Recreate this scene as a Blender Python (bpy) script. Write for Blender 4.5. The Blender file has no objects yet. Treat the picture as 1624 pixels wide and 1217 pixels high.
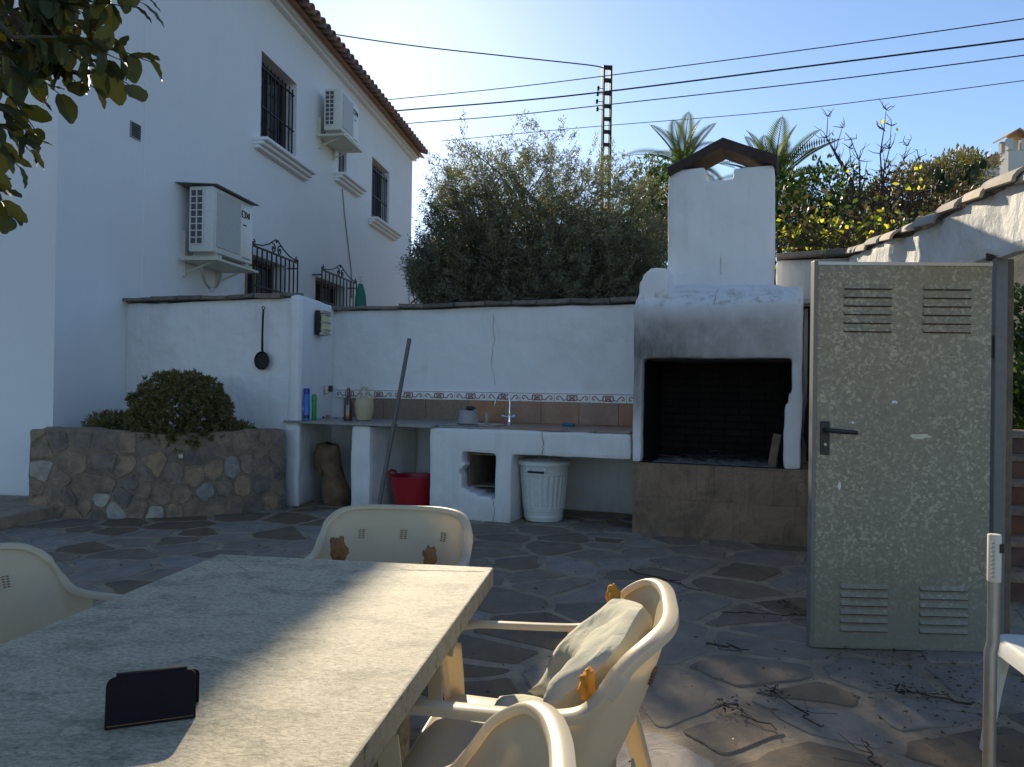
import bpy, bmesh, math, random
import numpy as np
from mathutils import Vector, Matrix, noise
R = math.radians
random.seed(7); rng = np.random.default_rng(7)
SC = bpy.context.scene; COL = SC.collection
# ------------------------------------------------------------------ camera, sky, sun, exposure
F_PX, CX, CY, H = 1219.0, 812.0, 608.5, 1.35
CAM_R = Matrix.Rotation(R(90.26), 3, 'X') @ Matrix.Rotation(R(.83), 3, 'Z')
cam = bpy.data.cameras.new('camera'); cam.sensor_width = 36; cam.lens = 36 * F_PX / 1624
cam.clip_start = .02; cam.clip_end = 5000
cam_o = bpy.data.objects.new('camera', cam); COL.objects.link(cam_o)
cam_o.matrix_world = Matrix.Translation((0, 0, H)) @ CAM_R.to_4x4(); SC.camera = cam_o
SUN_AZ, SUN_EL = R(-9.9), R(25.4)            # measured from +Y, to the left of the view
world = bpy.data.worlds.new('World'); SC.world = world; world.use_nodes = True
wn = world.node_tree; bg = wn.nodes['Background']
sky = wn.nodes.new('ShaderNodeTexSky'); sky.sky_type = 'NISHITA'; sky.sun_disc = False
sky.sun_elevation = SUN_EL; sky.sun_rotation = SUN_AZ; sky.altitude = 50
sky.air_density = .9; sky.dust_density = .18; sky.ozone_density = 2.8
wn.links.new(sky.outputs[0], bg.inputs[0]); bg.inputs[1].default_value = .1
sun = bpy.data.lights.new('sun', 'SUN'); sun.energy = 4.0; sun.angle = R(.53); sun.color = (1, .87, .64)
sun_o = bpy.data.objects.new('sun', sun); COL.objects.link(sun_o)
sdir = Vector((math.sin(SUN_AZ) * math.cos(SUN_EL), math.cos(SUN_AZ) * math.cos(SUN_EL), math.sin(SUN_EL)))
sun_o.rotation_euler = sdir.to_track_quat('Z', 'Y').to_euler()
sun_o.location = (-20, 60, 40)
vs = SC.view_settings; vs.view_transform = 'Standard'; vs.look = 'None'; vs.gamma = 1; vs.exposure = 0.85; vs.use_curve_mapping = False
SC.cycles.max_bounces = 6; SC.cycles.diffuse_bounces = 4; SC.cycles.transparent_max_bounces = 8

# ------------------------------------------------------------------ pixel helpers: a pixel gives a direction, the surface it lies on gives the distance
def ray(x, y): return CAM_R @ Vector(((x - CX) / F_PX, -(y - CY) / F_PX, -1))
def at_y(x, y, d): q = ray(x, y); return Vector((0, 0, H)) + q * (d / q.y)
def at_z(x, y, z): q = ray(x, y); return Vector((0, 0, H)) + q * ((z - H) / q.z)
class Frame:
    def __init__(s, o, rotz): s.o = Vector((o[0], o[1], 0)); s.r = rotz; s.m = Matrix.Rotation(rotz, 3, 'Z'); s.i = s.m.transposed()
    def w(s, u, v, z=0): return s.o + s.m @ Vector((u, v, z))
    def l(s, p): return s.i @ (Vector(p) - s.o)
FC = Frame((-2.463, 8.484), R(-20.4))      # cooking counter and barbecue: u along the front, v into the wall
FH = Frame((-4.726, 9.379), R(82.4))       # house side wall: u away from the viewer, v into the house
FR = Frame((2.58, 4.0), R(78.2))           # right garden wall with the gate: u away, v towards the patio
FT = Frame((-.054, 2.642), R(-8.2))        # table: u along its short end, v away

# ------------------------------------------------------------------ materials
MATS = {}
class NT:
    def __init__(s, name):
        s.m = bpy.data.materials.new(name); s.m.use_nodes = True; s.t = s.m.node_tree; s.b = s.t.nodes['Principled BSDF']
        s.out = s.t.nodes['Material Output']; s.tc = s.t.nodes.new('ShaderNodeTexCoord'); MATS[name] = s.m
    def n(s, typ, **kw):
        o = s.t.nodes.new(typ)
        for k, v in kw.items():
            if k.startswith('i_'):
                key = k[2:]; o.inputs[int(key) if key.isdigit() else key.replace('_', ' ')].default_value = v
            else: setattr(o, k, v)
        return o
    def l(s, a, b): s.t.links.new(a, b)
    def noise(s, scale, detail=4, rough=.6, dist=0, vec=None):
        o = s.n('ShaderNodeTexNoise'); o.inputs['Scale'].default_value = scale; o.inputs['Detail'].default_value = detail
        o.inputs['Roughness'].default_value = rough; o.inputs['Distortion'].default_value = dist
        s.l(vec or s.tc.outputs['Object'], o.inputs['Vector']); return o.outputs[0]
    def ramp(s, fac, stops):
        o = s.n('ShaderNodeValToRGB'); e = o.color_ramp.elements
        while len(e) < len(stops): e.new(.5)
        for k, (p, c) in enumerate(stops): e[k].position = p; e[k].color = (*c, 1) if len(c) == 3 else c
        s.l(fac, o.inputs[0]); return o.outputs[0]
    def mr(s, fac, a, b, c=0, d=1):
        o = s.n('ShaderNodeMapRange'); s.l(fac, o.inputs[0])
        for k, v in enumerate((a, b, c, d)): o.inputs[k + 1].default_value = v
        return o.outputs[0]
    def math(s, op, a, b=None):
        o = s.n('ShaderNodeMath', operation=op)
        for k, v in enumerate((a, b)):
            if v is None: continue
            if isinstance(v, (int, float)): o.inputs[k].default_value = v
            else: s.l(v, o.inputs[k])
        return o.outputs[0]
    def mix(s, fac, a, b, blend='MIX'):
        o = s.n('ShaderNodeMix', data_type='RGBA', blend_type=blend)
        if isinstance(fac, (int, float)): o.inputs[0].default_value = fac
        else: s.l(fac, o.inputs[0])
        for k, v in ((6, a), (7, b)):
            if isinstance(v, tuple): o.inputs[k].default_value = (*v, 1)
            else: s.l(v, o.inputs[k])
        return o.outputs[2]
    def bump(s, h, strength=.3, dist=.01, prev=None):
        o = s.n('ShaderNodeBump'); o.inputs['Strength'].default_value = strength; o.inputs['Distance'].default_value = dist
        s.l(h, o.inputs['Height'])
        if prev: s.l(prev, o.inputs['Normal'])
        return o.outputs[0]
    def fin(s, col=None, rough=.7, norm=None, metal=0, spec=.4):
        if col is not None:
            if isinstance(col, tuple): s.b.inputs['Base Color'].default_value = (*col, 1)
            else: s.l(col, s.b.inputs['Base Color'])
        if isinstance(rough, (int, float)): s.b.inputs['Roughness'].default_value = rough
        else: s.l(rough, s.b.inputs['Roughness'])
        if norm: s.l(norm, s.b.inputs['Normal'])
        s.b.inputs['Metallic'].default_value = metal; s.b.inputs['Specular IOR Level'].default_value = spec
        return s.m
def surf(name, c1, c2, scale=3, rough=.7, bump=.3, bscale=40, bdist=.004, metal=0, spec=.4, rnd=0, lo=.35, hi=.65):
    n = NT(name); col = n.ramp(n.noise(scale, 6, .65, .3), [(lo, c1), (hi, c2)])
    if rnd:
        oi = n.n('ShaderNodeObjectInfo'); v = n.mr(oi.outputs['Random'], 0, 1, 1 - rnd, 1 + rnd)
        hsv = n.n('ShaderNodeHueSaturation'); n.l(v, hsv.inputs['Value']); n.l(col, hsv.inputs['Color'])
        n.l(n.mr(oi.outputs['Random'], 0, 1, .6, 1.3), hsv.inputs['Saturation']); col = hsv.outputs[0]
    nm = n.bump(n.noise(bscale, 5, .7), bump, bdist) if bump else None
    return n.fin(col, rough, nm, metal, spec)
def plaster(name, base=(.80, .80, .79), dirt=(.52, .50, .46), amount=.35, coarse=.012, smooth=False, extra=None):
    n = NT(name)
    d = n.ramp(n.noise(1.1, 7, .68, .6), [(.5, (0, 0, 0)), (.8, (1, 1, 1))])
    spots = n.ramp(n.noise(19, 4, .6, .2), [(.66, (0, 0, 0)), (.74, (1, 1, 1))])
    col = n.mix(n.math('MULTIPLY', d, amount), base, dirt)
    col = n.mix(n.math('MULTIPLY', n.math('MULTIPLY', spots, d), amount), col, tuple(c * .5 for c in dirt))
    z = n.n('ShaderNodeSeparateXYZ'); n.l(n.tc.outputs['Object'], z.inputs[0])
    foot = n.math('MULTIPLY', n.mr(z.outputs[2], 0, .28, 1, 0), n.noise(7, 4, .7))
    col = n.mix(n.math('MULTIPLY', foot, min(1, amount * 2.2)), col, tuple(c * .6 for c in dirt))
    smp = n.n('ShaderNodeMapping'); smp.inputs['Scale'].default_value = (7, 7, .35); n.l(n.tc.outputs['Object'], smp.inputs[0])
    stk = n.math('MULTIPLY', n.ramp(n.noise(1.3, 5, .65, .2, smp.outputs[0]), [(.48, (0, 0, 0)), (.72, (1, 1, 1))]), n.ramp(n.noise(.9, 3), [(.42, (0, 0, 0)), (.62, (1, 1, 1))]))
    col = n.mix(n.math('MULTIPLY', stk, amount * .55), col, dirt); pt_ = n.ramp(n.noise(.7, 2, .4, .8), [(.49, (0, 0, 0)), (.52, (1, 1, 1))]); col = n.mix(n.math('MULTIPLY', pt_, .10 + amount * .12), col, tuple(c * .88 for c in base))
    if extra: col = extra(n, col, z)
    b1 = n.bump(n.noise(6, 3, .5), .55 if not smooth else .2, coarse * 2)
    b2 = n.bump(n.noise(55, 6, .75), .5 if not smooth else .35, coarse * .45, b1)
    return n.fin(col, .88, b2, 0, .2)
def leafmat(name, c1, c2, trans=.45, tcol=None, rough=.5):
    n = NT(name); g = n.n('ShaderNodeNewGeometry')
    col = n.ramp(g.outputs['Random Per Island'], [(0, c1), (1, c2)])
    n.fin(col, rough, None, 0, .35)
    tr = n.n('ShaderNodeBsdfTranslucent')
    if tcol: tr.inputs[0].default_value = (*tcol, 1)
    else: n.l(n.mix(1, col, (1.6, 1.7, .8), 'MULTIPLY'), tr.inputs[0])
    mx = n.n('ShaderNodeMixShader'); mx.inputs[0].default_value = trans
    n.l(n.b.outputs[0], mx.inputs[1]); n.l(tr.outputs[0], mx.inputs[2]); n.l(mx.outputs[0], n.out.inputs[0]); return n.m
def flat(name, c, rough=.5, metal=0, spec=.5, bump=0, bs=80):
    n = NT(name); v = n.noise(25, 4); col = n.mix(n.mr(v, .35, .7, 0, .3), c, tuple(x * .62 for x in c))
    nm = n.bump(n.noise(bs, 4), bump, .002) if bump else None
    return n.fin(col, rough, nm, metal, spec)

def soot_and_dark(n, col, z):
    # soot licked up the left jamb and over the lintel of the fire mouth
    def band(o, a, b, c, d): return n.math('MULTIPLY', n.mr(o, a, b, 0, 1), n.mr(o, c, d, 1, 0))
    up = n.math('MULTIPLY', band(z.outputs[2], 1.50, 1.66, 1.72, 2.16), n.mr(z.outputs[0], 3.95, 4.9, 1.0, .06))
    left = n.math('MULTIPLY', n.mr(z.outputs[0], 3.86, 3.99, .95, .15), band(z.outputs[2], .95, 1.25, 1.75, 2.2))
    mp = n.n('ShaderNodeMapping'); mp.inputs['Scale'].default_value = (1, 1, .22); n.l(n.tc.outputs['Object'], mp.inputs[0]); s = n.math('MULTIPLY', n.math('MAXIMUM', up, left), n.mr(n.noise(11, 6, .7, .3, mp.outputs[0]), .25, .7, .35, .95))
    front = n.mr(z.outputs[1], .15, .3, 1, 0)
    grime = n.math('MULTIPLY', n.math('MULTIPLY', band(z.outputs[2], 1.55, 1.64, 1.95, 2.16), n.mr(n.noise(5, 6, .7, .4), .3, .7, .35, .8)), n.mr(z.outputs[0], 5.16, 5.30, 1, .3)); col = n.mix(n.math('MULTIPLY', grime, front), col, (.34, .31, .27))
    col = n.mix(n.math('MINIMUM', n.math('MULTIPLY', s, front), .85), col, (.060, .052, .046))
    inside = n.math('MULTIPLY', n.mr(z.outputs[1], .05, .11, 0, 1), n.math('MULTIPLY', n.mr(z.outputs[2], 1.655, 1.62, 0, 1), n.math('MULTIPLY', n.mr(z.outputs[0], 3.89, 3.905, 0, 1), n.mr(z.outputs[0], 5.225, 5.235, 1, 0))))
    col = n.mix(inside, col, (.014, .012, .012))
    # rusty brown weeping under the chimney shoulder
    r = n.math('MULTIPLY', band(z.outputs[2], 2.08, 2.14, 2.18, 2.34), n.mr(n.noise(9, 5, .7), .52, .66, 0, .7))
    return n.mix(r, col, (.30, .19, .12))
plaster('plaster', amount=.55); plaster('plaster_house', (.80, .81, .82), (.60, .60, .60), .22, .006, True)
plaster('plaster_bbq', amount=.45, extra=soot_and_dark); plaster('plaster_rough', (.78, .76, .72), (.48, .44, .38), .5, .03)
plaster('plaster_stained', (.62, .61, .58), (.16, .15, .14), .95, .02)
surf('granite', (.22, .21, .20), (.33, .31, .29), 30, .35, .05)
surf('terracotta', (.30, .155, .095), (.40, .23, .15), 5, .45, .12, rnd=.15)
surf('coping', (.26, .21, .175), (.14, .125, .11), 7, .9, .7, 30, .01, rnd=.3)
surf('ridge', (.56, .47, .37), (.40, .33, .26), 7, .9, .6, 30, .008, rnd=.25)
surf('roof_tile', (.33, .20, .15), (.22, .14, .11), 6, .85, .4, rnd=.25)
surf('white_tile', (.80, .80, .78), (.74, .74, .72), 4, .2, 0)
surf('tile_red', (.22, .045, .035), (.15, .04, .04), 40, .3, 0)
def m_base():
    n = NT('base_stone'); col = n.ramp(n.noise(3.0, 8, .72, .6), [(.32, (.40, .265, .165)), (.5, (.29, .20, .13)), (.7, (.15, .108, .08))])
    col = n.mix(n.math('MULTIPLY', n.ramp(n.noise(45, 5, .75), [(.5, (0, 0, 0)), (.62, (1, 1, 1))]), .35), col, (.13, .10, .075))
    col = n.mix(n.math('MULTIPLY', n.ramp(n.noise(1.7, 5, .65, .8), [(.52, (0, 0, 0)), (.66, (1, 1, 1))]), .6), col, (.36, .25, .17))
    sc = n.n('ShaderNodeMapping'); sc.inputs['Scale'].default_value = (5, 5, .6); n.l(n.tc.outputs['Object'], sc.inputs[0])
    col = n.mix(n.math('MULTIPLY', n.ramp(n.noise(2, 5, .7, .3, sc.outputs[0]), [(.53, (0, 0, 0)), (.7, (1, 1, 1))]), .55), col, (.09, .065, .05))
    b1 = n.bump(n.noise(6, 6, .7, .8), 1, .02); n.fin(col, .85, n.bump(n.noise(70, 5, .8), .8, .004, b1), 0, .25)
m_base()
surf('rubble', (.33, .24, .165), (.16, .128, .10), 9, .9, 1, 25, .012, rnd=.38)
surf('rubble_mortar', (.31, .235, .165), (.19, .15, .11), 9, .95, 1, 35, .02)
surf('rubble_pale', (.44, .40, .34), (.26, .225, .19), 8, .9, 1, 25, .012, rnd=.25)
surf('soil', (.07, .05, .035), (.04, .03, .02), 20, 1, 1, 50, .02)
def m_flag():
    n = NT('flag'); col = n.ramp(n.noise(3.1, 7, .7, .5), [(.32, (.31, .235, .165)), (.5, (.225, .178, .138)), (.68, (.15, .128, .112))])
    col = n.mix(n.math('MULTIPLY', n.ramp(n.noise(1.2, 4), [(.5, (0, 0, 0)), (.7, (1, 1, 1))]), .5), col, (.36, .255, .16))
    oi = n.n('ShaderNodeObjectInfo'); hsv = n.n('ShaderNodeHueSaturation'); n.l(n.mr(oi.outputs['Random'], 0, 1, .72, 1.28), hsv.inputs['Value']); n.l(n.mr(oi.outputs['Random'], 0, 1, 1.35, .6), hsv.inputs['Saturation']); n.l(col, hsv.inputs['Color'])
    sp = n.ramp(n.noise(70, 4, .7), [(.62, (0, 0, 0)), (.72, (1, 1, 1))]); col = n.mix(n.math('MULTIPLY', sp, .4), hsv.outputs[0], (.42, .34, .25))
    b1 = n.bump(n.noise(7, 5, .7, 1.0), .8, .012); n.fin(col, .85, n.bump(n.noise(60, 5, .75), .6, .003, b1), 0, .2)
m_flag()
surf('joint', (.45, .35, .24), (.26, .205, .15), 4.5, .95, 1, 70, .008, spec=.15)
surf('ground', (.26, .215, .15), (.14, .13, .08), .8, 1, .8, 12, .05)
surf('soot_and_dark', (.009, .008, .0085), (.020, .017, .016), 6, .95, .5)  # soot in the fire mouth; painted shade in the niche and shed opening
surf('ash', (.30, .29, .28), (.08, .075, .07), 14, 1, 1, 40, .02)
surf('char', (.02, .018, .016), (.06, .05, .045), 20, .9, .6)
surf('cap_slab', (.075, .05, .04), (.035, .026, .024), 6, .9, .5)
surf('wood', (.24, .17, .11), (.14, .10, .07), 9, .8, .5)
surf('log', (.24, .145, .075), (.12, .07, .04), 7, .85, 1, 18, .02)
surf('bark', (.12, .10, .08), (.06, .05, .04), 10, .95, 1, 20, .02)
surf('twig', (.10, .065, .05), (.05, .035, .03), 10, .95, .4)
surf('brick', (.17, .085, .06), (.10, .055, .045), 6, .9, .6, rnd=.3)
flat('iron', (.025, .022, .022), .55, .6); flat('dark_metal', (.035, .034, .034), .6, .5)
flat('steel', (.55, .55, .54), .22, 1, .5); flat('chrome', (.75, .76, .78), .12, 1, .5)
flat('galv_tube', (.42, .41, .39), .4, .9, .5, .1); flat('aluminium', (.50, .49, .46), .45, .8)
flat('ac_white', (.72, .71, .66), .45); flat('ac_dark', (.10, .10, .11), .6); flat('ac_grey', (.52, .51, .48), .6)
flat('metal_cover', (.22, .21, .195), .6, .3); flat('bracket', (.66, .63, .50), .5)
flat('glass_dark', (.030, .033, .038), .1, 0, .6); flat('frame_wood', (.10, .065, .045), .6)
flat('blue_can', (.03, .17, .55), .3); flat('blue_cap', (.015, .025, .32), .35); flat('label_white', (.75, .78, .80), .4); flat('can_navy', (.01, .03, .13), .35)
flat('green_plastic', (.02, .33, .07), .3); flat('brown_glass', (.055, .028, .014), .08, 0, .7); flat('cork', (.30, .18, .10), .8)
flat('clay', (.52, .42, .27), .8, 0, .3, .3, 30); flat('cream_plastic', (.68, .62, .50), .5); flat('black_plastic', (.02, .02, .022), .45)
flat('red_plastic', (.42, .012, .022), .38); flat('bin_enamel', (.68, .70, .66), .32); flat('grey_plastic', (.33, .32, .31), .5)
flat('blue_sponge', (.02, .16, .26), .9); flat('light_cream', (.66, .62, .36), .5); flat('case_leather', (.014, .010, .014), .75, 0, .15, .3, 220)
flat('brown_cloth', (.26, .13, .05), .9); flat('orange_foam', (.72, .30, .045), .9, 0, .2, .5, 60)
flat('pole_metal', (.17, .15, .135), .6, .4); flat('cable', (.03, .03, .03), .8); flat('green_cloth', (.03, .16, .12), .9); flat('wall_pipe', (.60, .60, .60), .6)
flat('far_wall', (.66, .62, .55), .9); flat('far_brick', (.42, .27, .18), .9)
def m_chair():
    n = NT('chair_resin'); col = n.ramp(n.noise(3, 6, .7, .4), [(.3, (.77, .68, .51)), (.75, (.65, .565, .41))])
    dots = n.ramp(n.noise(70, 2), [(.70, (0, 0, 0)), (.76, (1, 1, 1))])
    col = n.mix(n.math('MULTIPLY', dots, .35), col, (.25, .22, .15))
    n.fin(col, .38, n.bump(n.noise(120, 3), .08, .002), 0, .4); tr = n.n('ShaderNodeBsdfTranslucent'); tr.inputs[0].default_value = (.86, .72, .48, 1); mx = n.n('ShaderNodeMixShader'); mx.inputs[0].default_value = .33; n.l(n.b.outputs[0], mx.inputs[1]); n.l(tr.outputs[0], mx.inputs[2]); n.l(mx.outputs[0], n.out.inputs[0])
m_chair()
def m_pad():
    n = NT('cushion'); col = n.ramp(n.noise(6, 5, .7), [(.3, (.60, .56, .43)), (.75, (.50, .47, .36))])
    w = n.noise(9, 3, .5, 1.5); n.fin(col, .95, n.bump(w, .5, .02), 0, .1)
m_pad()
def m_table():
    n = NT('table_stone')
    mp = n.n('ShaderNodeMapping'); mp.inputs['Scale'].default_value = (1, 1.7, 1); mp.inputs['Rotation'].default_value = (0, 0, .15); n.l(n.tc.outputs['Object'], mp.inputs[0])
    col = n.ramp(n.noise(75, 6, .8, .3, mp.outputs[0]), [(.36, (.30, .245, .16)), (.5, (.55, .47, .33)), (.64, (.70, .61, .44))])
    st = n.math('MULTIPLY', n.ramp(n.noise(5.5, 8, .74, .6, mp.outputs[0]), [(.48, (0, 0, 0)), (.60, (1, 1, 1))]), n.ramp(n.noise(55, 4, .7), [(.35, (.35, .35, .35)), (.65, (1, 1, 1))]))
    col = n.mix(n.math('MULTIPLY', st, .62), col, (.12, .118, .075))
    sp = n.ramp(n.noise(7, 5, .65, .5, mp.outputs[0]), [(.60, (0, 0, 0)), (.72, (1, 1, 1))]); col = n.mix(n.math('MULTIPLY', sp, .5), col, (.10, .10, .06))
    b1 = n.bump(n.noise(150, 6, .8, 0, mp.outputs[0]), .9, .004); b2 = n.bump(n.noise(30, 3), .3, .006, b1)
    n.fin(col, .62, b2, 0, .3)
m_table()
def m_edge():
    n = NT('table_edge'); col = n.ramp(n.noise(24, 8, .8, .6), [(.38, (.17, .135, .085)), (.45, (.40, .34, .235)), (.8, (.52, .46, .34))])
    n.fin(col, .8, n.bump(n.noise(55, 5, .8), 1, .01), 0, .2)
m_edge()
def m_galv():
    n = NT('galvanised')
    w = n.n('ShaderNodeMix', data_type='VECTOR'); w.inputs[0].default_value = .035
    nz = n.n('ShaderNodeTexNoise'); nz.inputs['Scale'].default_value = 30; n.l(n.tc.outputs['Object'], nz.inputs['Vector'])
    n.l(n.tc.outputs['Object'], w.inputs[4]); n.l(nz.outputs[1], w.inputs[5])
    vo = n.n('ShaderNodeTexVoronoi'); vo.inputs['Scale'].default_value = 78; n.l(w.outputs[1], vo.inputs['Vector'])
    sx = n.n('ShaderNodeSeparateXYZ'); n.l(vo.outputs['Color'], sx.inputs[0])
    big = n.noise(2.2, 4, .6)
    thr = n.math('ADD', sx.outputs[0], n.mr(big, .3, .7, -.14, .14))
    col = n.ramp(thr, [(.0, (.235, .21, .15)), (.5, (.29, .262, .19)), (.74, (.335, .305, .22)), (.84, (.44, .40, .285)), (1, (.52, .465, .33))])
    v2 = n.n('ShaderNodeTexVoronoi'); v2.inputs['Scale'].default_value = 190; n.l(w.outputs[1], v2.inputs['Vector']); s2 = n.n('ShaderNodeSeparateXYZ'); n.l(v2.outputs['Color'], s2.inputs[0])
    col = n.mix(n.mr(s2.outputs[0], .2, .9, 0, .35), col, (.22, .20, .15)); pat = n.ramp(n.noise(3.3, 5, .7, .8), [(.42, (0, 0, 0)), (.66, (1, 1, 1))]); col = n.mix(n.math('MULTIPLY', pat, .5), col, (.27, .245, .18))
    drip = n.n('ShaderNodeMapping'); drip.inputs['Scale'].default_value = (9, 1, .5); n.l(n.tc.outputs['Object'], drip.inputs[0]); dr = n.ramp(n.noise(1.5, 5, .7, .2, drip.outputs[0]), [(.56, (0, 0, 0)), (.75, (1, 1, 1))]); col = n.mix(n.math('MULTIPLY', dr, .28), col, (.19, .15, .10))
    z = n.n('ShaderNodeSeparateXYZ'); n.l(n.tc.outputs['Object'], z.inputs[0])
    low = n.math('MULTIPLY', n.mr(z.outputs[2], .12, .5, .85, 0), n.mr(n.noise(6, 4), .3, .6, .6, 1))
    col = n.mix(low, col, (.23, .22, .175))
    n.fin(col, n.mr(sx.outputs[1], 0, 1, .42, .6), n.bump(vo.outputs['Distance'], .08, .002), .15, .4)
m_galv()
leafmat('olive_leaf', (.095, .092, .060), (.23, .225, .165), .34)
leafmat('shrub_leaf', (.10, .092, .036), (.21, .175, .075), .3)
leafmat('green_leaf', (.04, .065, .018), (.08, .12, .03), .4)
leafmat('yellow_leaf', (.42, .36, .03), (.30, .34, .04), .6, (.85, .80, .05))
leafmat('palm_leaf', (.05, .075, .025), (.11, .13, .05), .35)
leafmat('vine_dry', (.11, .075, .045), (.07, .06, .03), .3)
def m_carob():
    n = NT('carob_leaf'); oi = n.n('ShaderNodeObjectInfo')
    col = n.ramp(oi.outputs['Random'], [(0, (.036, .05, .02)), (.85, (.06, .07, .026)), (1, (.095, .08, .03))])
    n.fin(col, .6, n.bump(n.noise(60, 3), .2, .002), 0, .25)
    tr = n.n('ShaderNodeBsdfTranslucent'); n.l(n.mix(1, col, (1.8, 1.6, .5), 'MULTIPLY'), tr.inputs[0])
    mx = n.n('ShaderNodeMixShader'); mx.inputs[0].default_value = .10
    n.l(n.b.outputs[0], mx.inputs[1]); n.l(tr.outputs[0], mx.inputs[2]); n.l(mx.outputs[0], n.out.inputs[0])
m_carob()

# ------------------------------------------------------------------ mesh helpers
class MB:
    def __init__(s): s.v = []; s.f = []
    def add(s, vs, fs): o = len(s.v); s.v += [tuple(p) for p in vs]; s.f += [tuple(i + o for i in q) for q in fs]; return s
    def box(s, x0, x1, y0, y1, z0, z1, m=None):
        vs = [Vector((x, y, z)) for x in (x0, x1) for y in (y0, y1) for z in (z0, z1)]
        if m is not None: vs = [m @ p for p in vs]
        return s.add(vs, [(0, 1, 3, 2), (4, 6, 7, 5), (0, 4, 5, 1), (2, 3, 7, 6), (0, 2, 6, 4), (1, 5, 7, 3)])
    def tube(s, pts, rad, n=8, cap=True, flat=1.0, up=None):
        pts = [Vector(p) for p in pts]; k = len(pts); rad = rad if isinstance(rad, (list, tuple)) else [rad] * k
        vs = []; ref = Vector(up) if up else None
        for i, p in enumerate(pts):
            t = (pts[min(i + 1, k - 1)] - pts[max(i - 1, 0)]).normalized()
            a = ref if ref is not None else (Vector((0, 0, 1)) if abs(t.z) < .95 else Vector((1, 0, 0)))
            b = t.cross(a); b = b.normalized() if b.length > 1e-5 else Vector((1, 0, 0)); c = b.cross(t).normalized()
            if not up: ref = c
            for j in range(n):
                g = 2 * math.pi * j / n; vs.append(p + b * (math.cos(g) * rad[i]) + c * (math.sin(g) * rad[i] * flat))
        fs = [(i * n + j, i * n + (j + 1) % n, (i + 1) * n + (j + 1) % n, (i + 1) * n + j) for i in range(k - 1) for j in range(n)]
        if cap: fs += [tuple(range(n - 1, -1, -1)), tuple((k - 1) * n + j for j in range(n))]
        return s.add(vs, fs)
    def lathe(s, prof, n=24, c=(0, 0, 0), squash=1):
        vs = []; c = Vector(c)
        for r, z in prof:
            for j in range(n): g = 2 * math.pi * j / n; vs.append(c + Vector((r * math.cos(g), r * math.sin(g) * squash, z)))
        k = len(prof)
        fs = [(i * n + j, i * n + (j + 1) % n, (i + 1) * n + (j + 1) % n, (i + 1) * n + j) for i in range(k - 1) for j in range(n)]
        if prof[0][0] > 1e-4: fs.append(tuple(range(n - 1, -1, -1)))
        if prof[-1][0] > 1e-4: fs.append(tuple((k - 1) * n + j for j in range(n)))
        return s.add(vs, fs)
    def prism(s, poly, fn0, fn1):
        n = len(poly); return s.add([fn0(*p) for p in poly] + [fn1(*p) for p in poly], [tuple(range(n - 1, -1, -1)), tuple(range(n, 2 * n))] + [(i, (i + 1) % n, (i + 1) % n + n, i + n) for i in range(n)])
    def grid(s, fn, nu, nv, closed=False):
        vs = [fn(i / nu, j / nv) for i in range(nu + 1) for j in range(nv + 1)]
        return s.add(vs, [(i * (nv + 1) + j, (i + 1) * (nv + 1) + j, (i + 1) * (nv + 1) + j + 1, i * (nv + 1) + j + 1) for i in range(nu) for j in range(nv)])
    def mesh(s, name, mat, smooth=False, bevel=0, seg=2, solid=0, sub=0, noise_amp=0, noise_sc=5, angle=35):
        me = bpy.data.meshes.new(name); me.from_pydata(s.v, [], s.f)
        bm = bmesh.new(); bm.from_mesh(me)
        bmesh.ops.recalc_face_normals(bm, faces=bm.faces)
        if solid: bmesh.ops.solidify(bm, geom=bm.faces[:], thickness=solid)
        if bevel:
            ed = [e for e in bm.edges if len(e.link_faces) == 2 and e.calc_face_angle(0) > R(30)]
            bmesh.ops.bevel(bm, geom=ed, offset=bevel, segments=seg, profile=.5, affect='EDGES', clamp_overlap=True)
        if sub:
            for _ in range(12):
                ed = [e for e in bm.edges if e.calc_length() > sub * 1.5]
                if not ed: break
                bmesh.ops.subdivide_edges(bm, edges=ed, cuts=1, use_grid_fill=True)
        if noise_amp:
            for v in bm.verts: v.co += noise.noise_vector(v.co * noise_sc) * noise_amp
        bm.to_mesh(me); bm.free()
        mats = mat if isinstance(mat, (list, tuple)) else [mat]
        for q in mats: me.materials.append(MATS[q])
        if smooth:
            me.polygons.foreach_set('use_smooth', [True] * len(me.polygons)); me.set_sharp_from_angle(angle=R(angle))
        return me
    def obj(s, name, mat, parent=None, **kw): return link(name, s.mesh(name, mat, **kw), parent)
def link(name, me, parent=None, loc=None, rot=None):
    o = bpy.data.objects.new(name, me); COL.objects.link(o); o.parent = parent
    if loc is not None: o.location = loc
    if rot is not None: o.rotation_euler = rot
    return o
def tag(o, label, cat, group=None):
    o['label'] = label; o['category'] = cat
    if group: o['group'] = group
    return o
def thing(name, label, cat, loc=(0, 0, 0), rotz=0, group=None):
    return tag(link(name, None, None, loc, (0, 0, rotz)), label, cat, group)
def struct(o): o['kind'] = 'structure'; return o
def place(o, loc, rotz=0): o.location = loc; o.rotation_euler = (0, 0, rotz); return o
def refine(br, step):
    out = [br[0]]
    for a, b in zip(br, br[1:]):
        n = max(1, round((b - a) / step)); out += [a + (b - a) * k / n for k in range(1, n + 1)]
    return np.array(out)
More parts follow.
